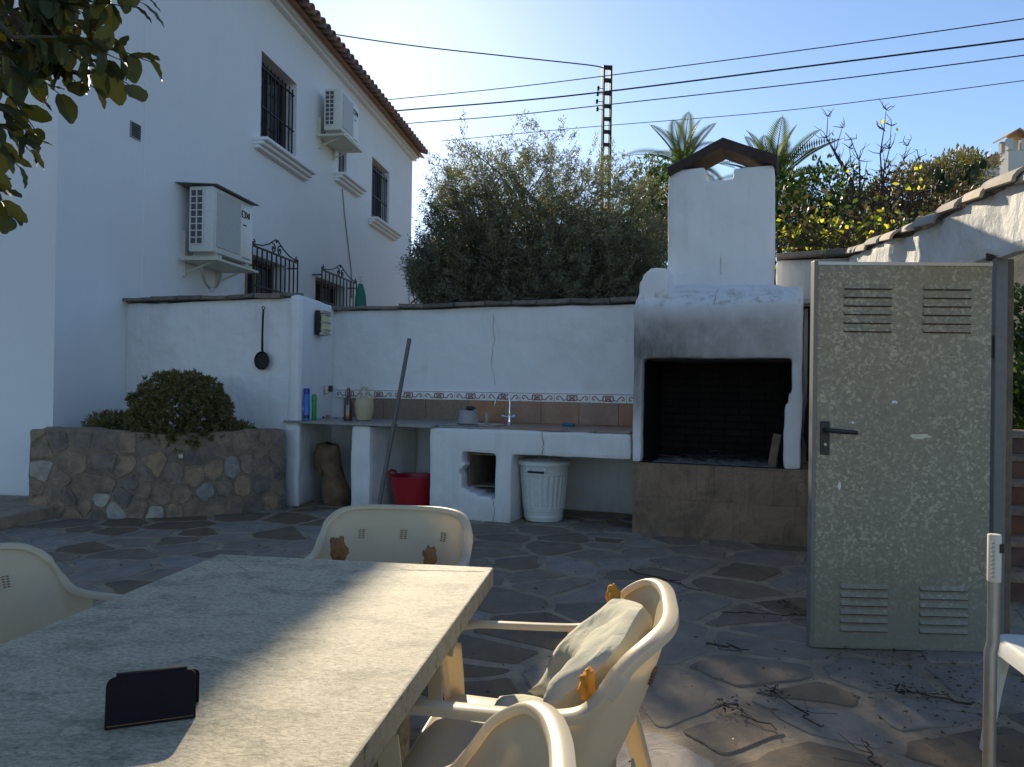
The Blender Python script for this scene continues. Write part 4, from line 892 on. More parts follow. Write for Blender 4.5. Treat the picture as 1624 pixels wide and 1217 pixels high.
def chair_meshes():
    mb = MB(); mb.grid(lambda i, j: shell_pt(i, j), 2 * nb - 2, 10); CH_ME['backrest'] = [mb.mesh('backrest', 'chair_resin', smooth=True, solid=.006, angle=60)]
    mb = MB(); bandsec(full, mb); CH_ME['rim_and_arms'] = [mb.mesh('rim_and_arms', 'chair_resin', smooth=True, angle=50)]
    def seat(i, j):
        x = (i - .5) * 2; y = -.275 + .50 * j; w = .262 - .045 * j; z = .415 - .014 * (1 - x * x) * math.sin(math.pi * min(1, j * 1.1)) - .03 * max(0, (.12 - j) / .12) ** 2
        if abs(x) > .9: z -= (abs(x) - .9) * .25
        return (x * w * (1 - .10 * max(0, (.15 - j) / .15) ** 2), y, z)
    mb = MB(); mb.grid(seat, 20, 20); s = mb.mesh('seat', 'chair_resin', smooth=True, solid=.006, angle=60); CH_ME['seat'] = [s]
    mb = MB()
    for e in (0, 1): mb.grid(lambda i, j: Vector(seat(e, i)) + Vector(((1 if e else -1) * .004, 0, -.055 * j * (1 - .3 * abs(i - .5)))), 10, 2)
    mb.grid(lambda i, j: Vector(seat(i, 0)) + Vector((0, -.004, -.05 * j)), 12, 2); CH_ME['apron'] = [mb.mesh('apron', 'chair_resin', smooth=True, solid=.005)]
    def leg(p0, p1, s, wid, rear):
        mb = MB(); vs = []
        for k in range(7):
            t_ = k / 6; c = Vector(p0).lerp(Vector(p1), t_); w = wid * (1 - .42 * t_)
            if not rear: c.y += .02 * math.sin(math.pi * t_)
            yy = 1 if rear else -1
            for a, b in ((0, 0), (-s * w, 0), (-s * w, -yy * .006), (-s * .007, -yy * .007), (-s * .007, -yy * w * .9), (0, -yy * w * .9)): vs.append(c + Vector((a, b, 0)))
        mb.add(vs, [(i * 6 + j, i * 6 + (j + 1) % 6, (i + 1) * 6 + (j + 1) % 6, (i + 1) * 6 + j) for i in range(6) for j in range(6)] + [tuple(range(6)), tuple(36 + j for j in range(6))])
        return mb.mesh('leg', 'chair_resin', smooth=True, bevel=0, angle=40)
    CH_ME['leg'] = [leg((s * .306, -.290, .54), (s * .285, -.270, 0), s, .060, False) for s in (-1, 1)] + [leg((s * .225, .265, .46), (s * .265, .375, 0), s, .072, True) for s in (-1, 1)]
    mb = MB()
    for f in (.37, .50, .63):
        for r_ in range(5):
            for c_ in (0, 1):
                j = .22 + r_ * .022 + (.15 if f in (.36, .64) and False else 0); a = shell_pt(f + c_ * .012, j); b = shell_pt(f + c_ * .012 + .007, j + .006)
                n_ = Vector((a.x, a.y - .02, 0)).normalized() * -1; mb.add([a + n_ * .009, shell_pt(f + c_ * .012 + .007, j) + n_ * .009, b + n_ * .009, shell_pt(f + c_ * .012, j + .010) + n_ * .009, a - n_ * .0085, shell_pt(f + c_ * .012 + .007, j) - n_ * .0085, b - n_ * .0085, shell_pt(f + c_ * .012, j + .010) - n_ * .0085], [(0, 1, 2, 3), (7, 6, 5, 4), (0, 4, 5, 1), (1, 5, 6, 2), (2, 6, 7, 3), (3, 7, 4, 0)])
    CH_ME['vent_slots'] = [mb.mesh('vent_slots', 'brown_cloth')]
chair_meshes()
def chair(label, x, y, rot, sc=1.06):
    t = thing('resin_chair', label, 'chair', (x, y, .014), R(rot), 'cream plastic armchairs around the table'); t.scale = (sc, sc, 1.0)
    for n_, ms in CH_ME.items():
        for me in ms:
            o_ = link(n_, me, t)
            if n_ == 'vent_slots': o_['kind'] = 'stuff'
    return t
chair('cream plastic armchair at the far end of the table, back facing the dustbin', -.52, 3.09, -6)
ch_r = chair('cream plastic armchair with the pale cushion, right of the table', .05, 2.03, -99)
chair('nearest cream plastic armchair, its back cut by the bottom edge of the picture', -.285, 1.10, -92)
chair('cream plastic armchair on the left of the table, cut by the left picture edge', -1.38, 2.28, 80)
def pad(nx, ny, fn, th):
    """puffy cushion over a rectangle: fn(a,b) gives the middle sheet and its normal"""
    mb = MB(); top_, bot = [], []
    for i in range(nx + 1):
        for j in range(ny + 1):
            a, b = i / nx, j / ny; p, n_ = fn(a, b); e = max(0, 1 - abs(2 * a - 1) ** 5) ** .5 * max(0, 1 - abs(2 * b - 1) ** 5) ** .5
            h = th * e * (1 + .35 * noise.noise(Vector((a * 4, b * 5, 2))) + .12 * noise.noise(Vector((a * 13, b * 9, 5)))) ; top_.append(Vector(p) + Vector(n_) * h); bot.append(Vector(p) - Vector(n_) * h)
    o = len(top_); st_ = ny + 1; fs = []
    for i in range(nx):
        for j in range(ny):
            q = (i * st_ + j, (i + 1) * st_ + j, (i + 1) * st_ + j + 1, i * st_ + j + 1); fs.append(q); fs.append(tuple(k + o for k in q[::-1]))
    mb.add(top_ + bot, fs); return mb
t = thing('seat_cushion', 'crumpled pale beige cushion with torn orange ties on the right chair', 'cushion', (ch_r.location.x, ch_r.location.y, .43), R(-99)); t.scale = (1.06, 1.06, 1)
def backpad(a, b):
    x = (a - .5) * .42; z = .03 + .32 * b; y = .075 + .20 * b - .10 * (abs(2 * a - 1) ** 2) * (1 - .3 * b) + .012 * math.sin(b * 9); return (x, y + .015 * math.sin(a * 7), z - .03 * abs(2 * a - 1) * b), (0, -.86, .5)
def seatpad(a, b): return ((a - .5) * .38, -.10 + .20 * b, .018 + .01 * math.sin(a * 5)), (0, 0, 1)
pad(26, 26, backpad, .050).obj('back_pad', 'cushion', t, smooth=True, angle=180); pad(20, 12, seatpad, .022).obj('seat_pad', 'cushion', t, smooth=True, angle=180)
def rag(mb, c, s, seed):
    bm = bmesh.new(); bmesh.ops.create_icosphere(bm, subdivisions=3, radius=1)
    vs = []
    for v in bm.verts:
        p = v.co.normalized(); k_ = 1 + .55 * noise.noise(p * 1.7 + Vector((seed, 0, 0))) + .35 * noise.noise(p * 4 + Vector((0, seed, 0))); vs.append(Vector(c) + Vector((p.x * .42, p.y * .26, p.z * .55)) * (s * k_))
    mb.add(vs, [tuple(v.index for v in f.verts) for f in bm.faces]); bm.free()
for k, (c, s) in enumerate((((-.235, .205, .31), .065), ((.245, .165, .245), .065))):
    mb = MB(); rag(mb, c, s, k * 5 + 1); mb.obj('torn_tie', 'orange_foam', t, smooth=True, angle=180)
for k, (px, py, lab) in enumerate(((536, 868, 'left one of two brown crumpled rags tied on the far chair back'), (681, 880, 'right one of two brown crumpled rags tied on the far chair back'))):
    c = at_y(px, py, 3.26 if k == 0 else 3.20); mb = MB(); rag(mb, (0, 0, .045), .085 if k == 0 else .065, k + 20); o = mb.obj('cloth_rag', 'brown_cloth', None, smooth=True, angle=180)
    o.location = c - Vector((0, 0, .05)); tag(o, lab, 'rag', 'rags on the far chair')

# white stool and parasol tube at the right edge
t = thing('plastic_stool', 'white plastic stool cut off by the right edge of the picture', 'stool', (1.98, 2.62, .014), R(-10))
def sq(w, z, r=.05, n=6): 
    o = []
    for cx_, cy_, a0 in ((w - r, w - r, 0), (-w + r, w - r, 90), (-w + r, -w + r, 180), (w - r, -w + r, 270)):
        for k in range(n + 1): a = R(a0 + 90 * k / n); o.append(Vector((cx_ + r * math.cos(a), cy_ + r * math.sin(a), z)))
    return o
rings = [sq(.225, .385), sq(.222, .43), sq(.212, .446), sq(.19, .45), sq(.05, .445)]; mb = MB(); n = len(rings[0])
mb.add([p for r_ in rings for p in r_], [(i * n + j, i * n + (j + 1) % n, (i + 1) * n + (j + 1) % n, (i + 1) * n + j) for i in range(4) for j in range(n)] + [tuple(4 * n + j for j in range(n))]); mb.obj('seat', 'ac_white', t, smooth=True, solid=.005)
for sx_ in (-1, 1):
    for sy_ in (-1, 1):
        mb = MB(); vs = []
        for z, c, w in ((.40, .218, .075), (.25, .225, .05), (0, .245, .038)): vs += [(sx_ * c, sy_ * c, z), (sx_ * (c - w), sy_ * c, z), (sx_ * (c - w), sy_ * (c - .007), z), (sx_ * (c - .007), sy_ * (c - .007), z), (sx_ * (c - .007), sy_ * (c - w), z), (sx_ * c, sy_ * (c - w), z)]
        mb.add(vs, [(i * 6 + j, i * 6 + (j + 1) % 6, (i + 1) * 6 + (j + 1) % 6, (i + 1) * 6 + j) for i in range(2) for j in range(6)] + [tuple(range(6)), tuple(12 + j for j in range(6))]); mb.obj('leg', 'ac_white', t, smooth=True)
t = thing('parasol_stand', 'empty grey metal parasol tube standing before the metal door', 'parasol stand', (1.378, 2.2, .014))
MB().tube([(0, 0, .06), (.0, 0, .40), (.001, 0, .60), (.008, 0, .63), (.008, 0, .86)], [.017, .017, .0175, .0165, .0165], 16).obj('tube', 'galv_tube', t, smooth=True)
MB().lathe([(.0165, .80), (.018, .802), (.018, .932), (.016, .935), (0, .935)], 18, (.008, 0, 0)).obj('collar', 'cream_plastic', t, smooth=True)
g = MB()
for i in range(9): g.box(-.0125, -.004, -.0205, -.012, .815 + i * .012, .820 + i * .012)
g.obj('collar_teeth', 'grey_plastic', t); MB().box(.012, .024, -.020, -.010, .885, .91).obj('collar_notch', 'char', t)
MB().lathe([(.24, 0), (.25, .01), (.24, .05), (.03, .065), (.03, .12), (0, .12)], 36).obj('base', 'ac_grey', t, smooth=True)

# ------------------------------------------------------------------ trees and planting behind the walls
gz_ = lambda x, y: gz(x, y)
oy = 15.0; ox = .42; t = thing('olive_tree', 'big bushy grey-green olive tree behind the long white wall', 'tree', (ox, oy, gz(ox, oy)))
zb = t.location.z
# crown outline read from the picture: (px, top y) along the crown
prof = [(655, 400), (680, 302), (700, 222), (725, 197), (760, 191), (800, 203), (845, 180), (880, 193), (920, 212), (955, 213), (1000, 225), (1035, 252), (1060, 300)]
px_ = [p[0] for p in prof]; py_ = [p[1] for p in prof]
shoots_b, shoots_d = [], []; limbs = []
NS = 8800
for _ in range(NS):
    px = random.uniform(658, 1056); yt = float(np.interp(px, px_, py_)); yb = float(np.interp(px, [640, 690, 1060], [430, 500, 520])); f = random.random() ** .45
    dep = oy + random.gauss(0, 1.15); py = yt + 22 + (yb - yt - 22) * f
    edge = min(1, (px - 636) / 70, (1066 - px) / 50); py = max(py, yt + 18)
    if random.random() > .35 + .65 * edge: continue
    p = at_y(px, py, oy); hz = max(.25, 1 - ((px - 850) / 230) ** 2) ** .5; p.y = oy + random.gauss(0, .95) * hz * (1.2 if f > .2 else .8)
    p.x = p.x * (1 if True else 1); c = Vector((ox, oy, 3.6)); d = (p - c); d = Vector((d.x * .5, d.y * .5, abs(d.z) * .35 + .45)); d = d.normalized() + Vector((random.gauss(0, .5), random.gauss(0, .5), random.gauss(0, .35)))
    shoots_b.append(p - d.normalized() * .25); shoots_d.append(d.normalized())
B_ = np.array([tuple(p) for p in shoots_b]); D_ = np.array([tuple(p) for p in shoots_d]); n = len(B_); K = 46; SL = rng.uniform(.22, .46, n)
tt = rng.random((n, K)); pos = B_[:, None] + D_[:, None] * (tt * SL[:, None])[..., None] + rng.normal(0, .03, (n, K, 3)); dirs = D_[:, None] * .7 + rng.normal(0, .6, (n, K, 3))
off_ = np.array(t.location); LV = leaves(pos.reshape(-1, 3) - off_, dirs.reshape(-1, 3), rng.uniform(.055, .095, n * K), rng.uniform(.012, .020, n * K))
crown = quads_obj('crown', LV, 'olive_leaf', t); print('olive leaves', n * K)
mb = MB(); 
for i in rng.choice(n, 300, replace=False): a = Vector(B_[i] - off_); d = Vector(D_[i]); mb.tube([a - d * .5, a, a + d * SL[i]], [.016, .010, .004], 4, cap=False)
mb.obj('twigs', 'bark', t)['kind'] = 'stuff'
mb = MB(); mb.tube([(0, 0, -.2), (.1, 0, .8), (.0, .05, 1.6), (-.1, 0, 2.2)], [.34, .26, .22, .16], 12); mb.obj('trunk', 'bark', t, smooth=True, noise_amp=.04, noise_sc=3)
mb = MB(); idx = rng.choice(n, 26, replace=False); branches((0, 0, 1.4), [tuple(B_[i] - off_) for i in idx], .06, mb, .25); mb.obj('limb', 'bark', t)
# thinner drooping olive sprays at the left edge come from the same tree's outline; a dark hedge fills the foot of it
t = thing('hedge', 'dark shrubby hedge filling the foot of the olive tree', 'hedge', (.9, 16.6, gz(.9, 16.6)))
Q = [blob_leaves((x, random.uniform(-.3, .3), 1.3), (.9, .7, 1.5), 2600, .11, .04, .8, .4, .3) for x in np.linspace(-2.3, 2.7, 7)]; quads_obj('foliage', np.concatenate(Q), 'green_leaf', t)
mb = MB(); [branches((x, 0, -.1), [(x + random.uniform(-.6, .6), random.uniform(-.4, .4), random.uniform(1, 2.2)) for _ in range(4)], .03, mb) for x in np.linspace(-2.3, 2.7, 7)]; mb.obj('stem', 'bark', t)

def frond_mesh(L, droop):
    V = []; n_ = 34; pts = []
    for k in range(n_ + 1):
        s = k / n_; pts.append(Vector((L * s * (1 - .12 * droop * s), 0, L * (.10 * s - droop * .75 * s * s))))
    for k in range(3, n_):
        p = pts[k]; tn = (pts[k + 1] - pts[k - 1]).normalized(); l_ = L * .26 * math.sin(math.pi * min(1, .18 + .85 * k / n_)) ** .7
        for sd in (-1, 1):
            d = (tn * .75 + Vector((0, sd * .8, .28))).normalized(); w = tn.cross(d).normalized().cross(d) * .022; e = p + d * l_ + Vector((0, 0, -.05 * l_)); mid = p + d * l_ * .5
            V += [p, mid + w, e, mid - w]
    me_o = quads_obj('frond', np.array([tuple(v) for v in V]), 'palm_leaf'); me = me_o.data; bpy.data.objects.remove(me_o)
    return me, MB().tube(pts, [.03 * (1 - .8 * k / n_) for k in range(n_ + 1)], 5).mesh('rachis', 'palm_leaf')
FM = [frond_mesh(2.0, .30), frond_mesh(2.2, .65), frond_mesh(2.1, .9)]
def palm(px, py, d, label, sc, nf):
    c = at_y(px, py, d); g = gz(c.x, c.y); t = thing('palm_tree', label, 'palm', (c.x, c.y, g), 0, 'palms behind the barbecue'); hgt = c.z - g
    pts = [(.05 * math.sin(k), .03 * k, hgt * k / 8) for k in range(8)] + [(0, 0, hgt)]; MB().tube([(0, 0, -.2)] + pts[1:], [.26] + [.19] * 7 + [.24], 12).obj('trunk', 'bark', t, smooth=True, noise_amp=.02, noise_sc=8)
    for k in range(nf):
        a = k * 2.399 + random.uniform(-.2, .2); el = 78 - 100 * (k / nf) ** .85; f, rch = FM[0 if el > 45 else 1 if el > 10 else 2]
        o = link('frond', f, t, (0, 0, hgt), (0, R(-el), a)); o.rotation_mode = 'XYZ'; s = sc * random.uniform(.85, 1.1); o.scale = (s, s, s); link('rachis', rch, o)
    return t
palm(1083, 268, 24, 'palm tree with upright fronds left behind the chimney', .85, 26)
palm(1226, 300, 25, 'palm tree with arching fronds right of the chimney', 1.15, 34)

def bush(name, label, px, py, d, rad, n_, mat_, L, Wd, cat_='bush', group=None):
    c = at_y(px, py, d); g = gz(c.x, c.y); t = thing(name, label, cat_, (c.x, c.y, g), 0, group); h = c.z - g
    cl = [((random.uniform(-.6, .6) * rad[0], random.uniform(-.6, .6) * rad[1], h + random.uniform(-.6, .6) * rad[2]), tuple(r_ * random.uniform(.4, .6) for r_ in rad)) for _ in range(10)]
    quads_obj('foliage', np.concatenate([blob_leaves(a, b, n_ // 10, L, Wd, .7, .3, .2) for a, b in cl]), mat_, t)
    mb = MB(); branches((0, 0, -.2), [a for a, b in cl], .06, mb, .2); mb.obj('stem', 'bark', t); return t
bush('dark_bush', 'dark green leafy bush between the chimney and the yellow vine', 1265, 345, 13.5, (1.2, 1.0, 1.1), 7000, 'green_leaf', .12, .05, 'bush')
bush('background_bush', 'low green bush peeking behind the right of the olive tree', 1050, 330, 19, (1.0, .8, 1.4), 5000, 'green_leaf', .13, .05, 'bush')
# vine thicket with yellow leaves
def bare_tree(label, px0, py0, tops, d, r0, name='bare_tree'):
    c = at_y(px0, py0, d); g = gz(c.x, c.y); t = thing(name, label, 'tree', (c.x, c.y, g)); o = Vector(t.location); mb = MB(); tw = MB(); tips = []
    for (qx, qy) in tops:
        e = at_y(qx, qy, d + random.uniform(-.4, .4)) - o; s = c - o; pts = [Vector((0, 0, -.2)), s] + [s.lerp(e, k / 6) + Vector((random.gauss(0, .05), random.gauss(0, .05), random.gauss(0, .03))) for k in range(1, 7)]
        mb.tube(pts, [r0 * (1 - .88 * k / 7) for k in range(8)], 6)
        for k in range(3, 8):
            for _ in range(5):
                a = pts[k]; dv_ = (e - s).normalized() * .5 + Vector((random.gauss(0, .6), random.gauss(0, .6), random.gauss(.1, .35))); L_ = random.uniform(.18, .55) * (1.15 - k / 9); b = a + dv_.normalized() * L_; m2 = a.lerp(b, .5) + Vector((random.gauss(0, .03), 0, random.gauss(0, .03)))
                tw.tube([a, m2, b], [.007, .005, .0025], 4, cap=False); tips.append(b); tips.append(m2)
    mb.obj('trunk', 'twig', t); tw.obj('twigs', 'twig', t)['kind'] = 'stuff'; return t, tips
yl = bpy.data.meshes.new('leaf_m')
def add_leaves(t, pts, n_, size, mat_='yellow_leaf', spread=.06):
    sel = [pts[i] for i in rng.integers(0, len(pts), n_)]; b = np.array([tuple(p) for p in sel]) + rng.normal(0, spread, (n_, 3)); dirs = rng.normal(0, .6, (n_, 3)) + np.array([0, 0, -.3])
    quads_obj('leaf_spray', leaves(b, dirs, size * rng.uniform(.7, 1.3, n_), size * .8 * rng.uniform(.8, 1.1, n_)), mat_, t)['kind'] = 'stuff'
t, tips = bare_tree('taller bare twiggy tree rising behind the wall, left of its neighbour', 1372, 400, [(1313, 180), (1328, 205), (1350, 235), (1362, 222), (1395, 300), (1345, 290)], 11.5, .034); add_leaves(t, tips, 14, .075, 'yellow_leaf', .02)
t, tips = bare_tree('thinner bare tree with a few yellow leaves nearest the tiled wall', 1385, 395, [(1402, 178), (1416, 205), (1440, 230), (1455, 250), (1468, 275), (1430, 300), (1410, 260)], 11.0, .026); add_leaves(t, tips, 24, .08, 'yellow_leaf', .02)
c = at_y(1350, 400, 9.6); t = thing('grape_vine', 'straggling grape vine with bright yellow leaves above the stained wall', 'vine', (c.x, c.y, gz(c.x, c.y))); o = Vector(t.location)
mb = MB(); tips = []
for k in range(210):
    a = at_y(random.uniform(1225, 1500), random.uniform(330, 415), 9.6 + random.gauss(0, .45)); a.z = min(a.z, 3.15); a = a - o; d = Vector((random.gauss(0, .7), random.gauss(0, .5), random.gauss(.25, .5))).normalized() * random.uniform(.25, .7); b = a + d; m2 = a.lerp(b, .5) + Vector((random.gauss(0, .06), random.gauss(0, .06), random.gauss(.03, .05))); mb.tube([a, m2, b], [.008, .006, .003], 4, cap=False); tips += [m2, b]
mb.tube([(0, 0, -.1), (.05, 0, .9), (-.1, .05, 1.7), (.1, 0, 2.6)], [.06, .05, .045, .03], 8); mb.obj('canes', 'twig', t)['kind'] = 'stuff'
add_leaves(t, tips[:240], 280, .08, 'yellow_leaf', .05); add_leaves(t, tips, 1100, .07, 'vine_dry', .14); add_leaves(t, tips, 700, .075, 'green_leaf', .14)
# slope plants towards the hill house
for k, (px, py, d, r_) in enumerate(((1485, 300, 17, .9), (1520, 285, 20, 1.0), (1440, 330, 15, .9), (1395, 345, 16, .8))):
    bush('slope_bush', ('scrubby bush on the slope right under the bare trees', 'scrubby bush on the slope below the hilltop house', 'brown-green scrub behind the lowest curved wall tiles', 'low scrub behind the grape vine')[k], px, py, d, (r_ * 1.3, r_, r_ * .8), 2600, 'vine_dry' if k == 2 else 'shrub_leaf', .11, .045, 'bush', 'scrub on the slope')
def cactus(px, py, d, label):
    c = at_y(px, py, d); t = thing('prickly_pear', label, 'cactus', c, random.uniform(0, 3), 'prickly pears on the slope'); t.scale = (.5, .5, .5)
    bm = bmesh.new(); bmesh.ops.create_uvsphere(bm, u_segments=10, v_segments=8, radius=1); me = bpy.data.meshes.new('pad')
    for v in bm.verts: v.co = Vector((v.co.x * .16, v.co.y * .035, v.co.z * .22 + .2))
    bm.to_mesh(me); bm.free(); me.materials.append(MATS['green_leaf']); me.polygons.foreach_set('use_smooth', [True] * len(me.polygons))
    for k in range(9):
        lv = k // 3; a = random.uniform(-.9, .9); link('pad', me, t, (random.uniform(-.35, .35), random.uniform(-.15, .15), -.35 + lv * .22), (random.uniform(-.3, .3), a, random.uniform(0, 3)))
for k, (px, py) in enumerate(((1500, 290), (1530, 282), (1550, 272))): cactus(px, py, 14 + k, ('leftmost of three prickly pears above the curved wall tiles', 'middle of three prickly pears above the curved wall tiles', 'rightmost of three prickly pears, below the hilltop house')[k])
# hilltop house
c = at_y(1600, 268, 30); t = thing('hill_house', 'small hillside house with brick parapet and white capped chimney, top right', 'house', (c.x, c.y, gz(c.x, c.y)), R(0)); o = Vector(t.location)
def hp_(px, py, d): return at_y(px, py, d) - o
a, b = hp_(1505, 280, 32), hp_(1690, 192, 29)
mb = MB(); mb.add([(a.x, a.y, -1), (b.x, b.y, -1), (b.x, b.y, b.z - .35), (a.x, a.y, a.z - .35), (a.x + .3, a.y + 4, -1), (b.x + .3, b.y + 4, -1), (b.x + .3, b.y + 4, b.z - .35), (a.x + .3, a.y + 4, a.z - .35)], [(0, 1, 2, 3), (5, 4, 7, 6), (4, 0, 3, 7), (1, 5, 6, 2), (3, 2, 6, 7), (4, 5, 1, 0)]); mb.obj('wall', 'far_wall', t)
mb = MB(); mb.add([(a.x, a.y - .05, a.z - .348), (b.x, b.y - .05, b.z - .348), (b.x, b.y - .05, b.z + .1), (a.x, a.y - .05, a.z), (a.x, a.y + .3, a.z - .348), (b.x, b.y + .3, b.z - .348), (b.x, b.y + .3, b.z + .1), (a.x, a.y + .3, a.z)], [(0, 1, 2, 3), (5, 4, 7, 6), (4, 0, 3, 7), (1, 5, 6, 2), (3, 2, 6, 7), (4, 5, 1, 0)]); mb.obj('parapet', 'far_brick', t)
q = hp_(1605, 265, 28.4)
ch = MB().box(q.x - .30, q.x + .30, q.y - .25, q.y + .25, q.z - 1.0, q.z + .55).obj('chimney', 'far_wall', t)
mb = MB()
for sx_ in (-1, 1):
    for sy_ in (-1, 1): mb.box(q.x + sx_ * .24 - .09, q.x + sx_ * .24 + .09, q.y + sy_ * .2 - .09, q.y + sy_ * .2 + .09, q.z + .551, q.z + .97)
mb.box(q.x - .10, q.x + .10, q.y - .10, q.y + .10, q.z + .552, q.z + .968); mb.obj('chimney_pot', 'far_wall', ch)
mb = MB(); mb.prism([(-.46, .972), (0, 1.25), (.46, .972), (.46, .93 + .042 + .06), (0, 1.32), (-.46, 1.032)][:6], lambda x, z: (q.x + x, q.y - .42, q.z + z), lambda x, z: (q.x + x, q.y + .42, q.z + z)); mb.obj('chimney_roof', 'far_brick', ch)
# closed green parasol behind the wall
c = at_y(572, 470, 13.0); t = thing('closed_parasol', 'tip of a closed green parasol behind the wall beside the iron grille', 'parasol', (c.x, c.y, gz(c.x, c.y))); h = c.z - t.location.z
MB().lathe([(.03, .9), (.12, 1.0), (.13, h * .7), (.10, h), (.04, h + .20), (0, h + .24)], 12).obj('canopy', 'green_cloth', t, smooth=True, noise_amp=.04, noise_sc=6); MB().tube([(0, 0, 0), (0, 0, h + .34)], .02, 8).obj('pole', 'galv_tube', t); MB().lathe([(.25, 0), (.25, .06), (0, .08)], 20).obj('base', 'ac_grey', t)

# ------------------------------------------------------------------ power line
top = at_y(963, 106, 25); gzp = gz(top.x, top.y); t = thing('lattice_pole', 'steel lattice power pole rising behind the olive tree', 'pole', (top.x, top.y, gzp), R(4)); hh = top.z - gzp
mb = MB(); hw = .12
for s in (-1, 1):
    for y in (-1, 1): mb.box(s * hw - .03, s * hw + .03, y * .10 - .03, y * .10 + .03, 0, hh)
mb.obj('upright', 'dark_metal', t)
for k in range(22): z = hh - .03 - k * .42 * (1 if k else 0); MB().box(-hw + .031, hw - .031, -.12, .12, z - .028, z + .028).obj('rung', 'dark_metal', t)
ins = [(-.30, -.9), (-.32, -1.15), (-.30, -1.4), (-.28, -.72)]
for x, z in ins: o2 = MB().lathe([(0, -.08), (.045, -.06), (.03, -.01), (.05, .03), (.02, .08), (0, .08)], 10, (x, 0, hh + z)).obj('insulator', 'iron', t); MB().tube([(x, 0, hh + z), (-hw, 0, hh + z)], .012, 5).obj('arm', 'dark_metal', o2)
def wire(pts, r, label):
    P_ = [at_y(*p) for p in pts]; base_ = P_[0].copy(); P_ = cat([p - base_ for p in P_], 8); o_ = MB().tube(P_, r, 6).obj('power_wire', 'cable', None); o_.location = base_; tag(o_, label, 'wire', 'overhead wires')
def ext(a, b, t_): return tuple(a[i] + (b[i] - a[i]) * t_ for i in range(3))
wire([(430, 176, 30), (630, 157, 28), (800, 140, 26.5), (957, 121, 25), (1300, 76, 22), (1624, 30, 19.5), (1800, 2, 18)], .015, 'uppermost thin wire crossing the whole sky to the right edge')
wire([(430, 194, 30), (640, 175, 28), (800, 162, 26.5), (957, 146, 25), (1300, 103, 22), (1624, 62, 19.5), (1800, 38, 18)], .025, 'thickest black wire crossing the sky')
wire([(430, 213, 30), (660, 195, 28), (800, 184, 26.5), (957, 167, 25), (1300, 129, 22), (1624, 88, 19.5), (1800, 64, 18)], .016, 'thin wire running just below the thick black wire')
wire([(700, 224, 28), (920, 203, 25.4), (1200, 180, 23), (1400, 157, 21), (1624, 128, 19.5), (1800, 104, 18)], .011, 'lowest thin wire grazing the top of the olive tree')
wire([(330, 22, 27), (545, 57, 26), (665, 74, 25.8), (800, 89, 25.4), (930, 103, 25.05), (958, 108, 25)], .020, 'wire sloping up left from the top of the lattice pole')

# ------------------------------------------------------------------ overhanging branch, top left
t = thing('carob_tree', 'dark leafy tree branch hanging into the top left corner', 'tree', (-2.3, 1.1, 0)); o = Vector(t.location)
mb = MB(); mb.tube([(0, 0, -.1), (.05, 0, .8), (.0, .1, 1.6), (.15, .2, 2.3), (.4, .3, 2.8)], [.15, .13, .12, .10, .07], 12); mb.obj('trunk', 'bark', t, smooth=True)
LM = []
for k in range(4):
    mbl = MB(); bend = random.uniform(-.25, .25); fold = random.uniform(.15, .4)
    def lf(i, j):
        s = i; w = .021 * math.sin(math.pi * min(1, s * .93 + .05)) ** .6; y = (j - .5) * 2 * w; return (s * .062, y, abs(y) * fold + bend * .062 * s * s + .0015 * math.sin(s * 16))
    mbl.grid(lf, 6, 4); LM.append(mbl.mesh('leaf', 'carob_leaf', smooth=True))
sprays = [((-30, -20), (130, 20)), ((0, 20), (215, 12)), ((40, 40), (175, 60)), ((20, 60), (190, 95)), ((60, 70), (238, 98)), ((40, 60), (205, 135)), ((20, 80), (150, 140)), ((0, 60), (120, 130)), ((-20, 90), (95, 150)), ((-40, 60), (60, 150)), ((-30, 120), (55, 205)), ((-40, 150), (65, 235)), ((-40, 190), (48, 240)), ((-60, 190), (30, 265)), ((-40, 250), (15, 345)), ((-60, 260), (5, 320)), ((-40, -60), (90, 60)), ((30, -60), (225, 5)), ((-60, 20), (60, 90)), ((60, -30), (160, 90)), ((-20, 10), (90, 100)), ((100, -50), (230, -10))]
tw = MB(); cnt = 0
for k, (a, b) in enumerate(sprays):
    d = 1.6 + random.uniform(-.12, .14); A_, B2 = at_y(*a, d + random.uniform(-.05, .05)) - o, at_y(*b, d) - o; mid = A_.lerp(B2, .5) + Vector((0, 0, .02)); pts = cat([A_, mid, B2], 5); tw.tube(pts, [.0035 * (1 - .7 * i / (len(pts) - 1)) for i in range(len(pts))], 5)
    root_ = Vector((.4, .3, 2.8)); tw.tube(cat([root_, root_.lerp(A_, .5) + Vector((0, 0, .12)), A_], 4), .005, 5)
    L_ = (B2 - A_).length; npair = max(3, int(L_ / .034))
    for i in range(npair + 1):
        s = .12 + .88 * i / npair; p = pts[min(len(pts) - 1, int(s * (len(pts) - 1)))].lerp(A_.lerp(B2, s), .3); ax = (B2 - A_).normalized()
        for sd in ((-1, 1) if i < npair else (0,)):
            if cnt >= 296: continue
            side = ax.cross(Vector((random.gauss(0, .5), 1, random.gauss(0, .4)))).normalized(); dr = (ax * .55 + side * sd * .75 + Vector((random.gauss(0, .2), random.gauss(0, .35), -.55 + random.gauss(0, .2)))).normalized()
            rot = dr.to_track_quat('X', 'Z').to_euler(); rot = (Matrix.Rotation(random.uniform(-.9, .9), 3, dr) @ dr.to_track_quat('X', 'Z').to_matrix()).to_euler()
            e = link('leaf', LM[random.randrange(4)], t, p, rot); s_ = random.uniform(.65, 1.05); e.scale = (s_, s_, s_); cnt += 1
tw.obj('twigs', 'bark', t)['kind'] = 'stuff'
CQ = []  # out-of-view leaf mass added to shade the left house face
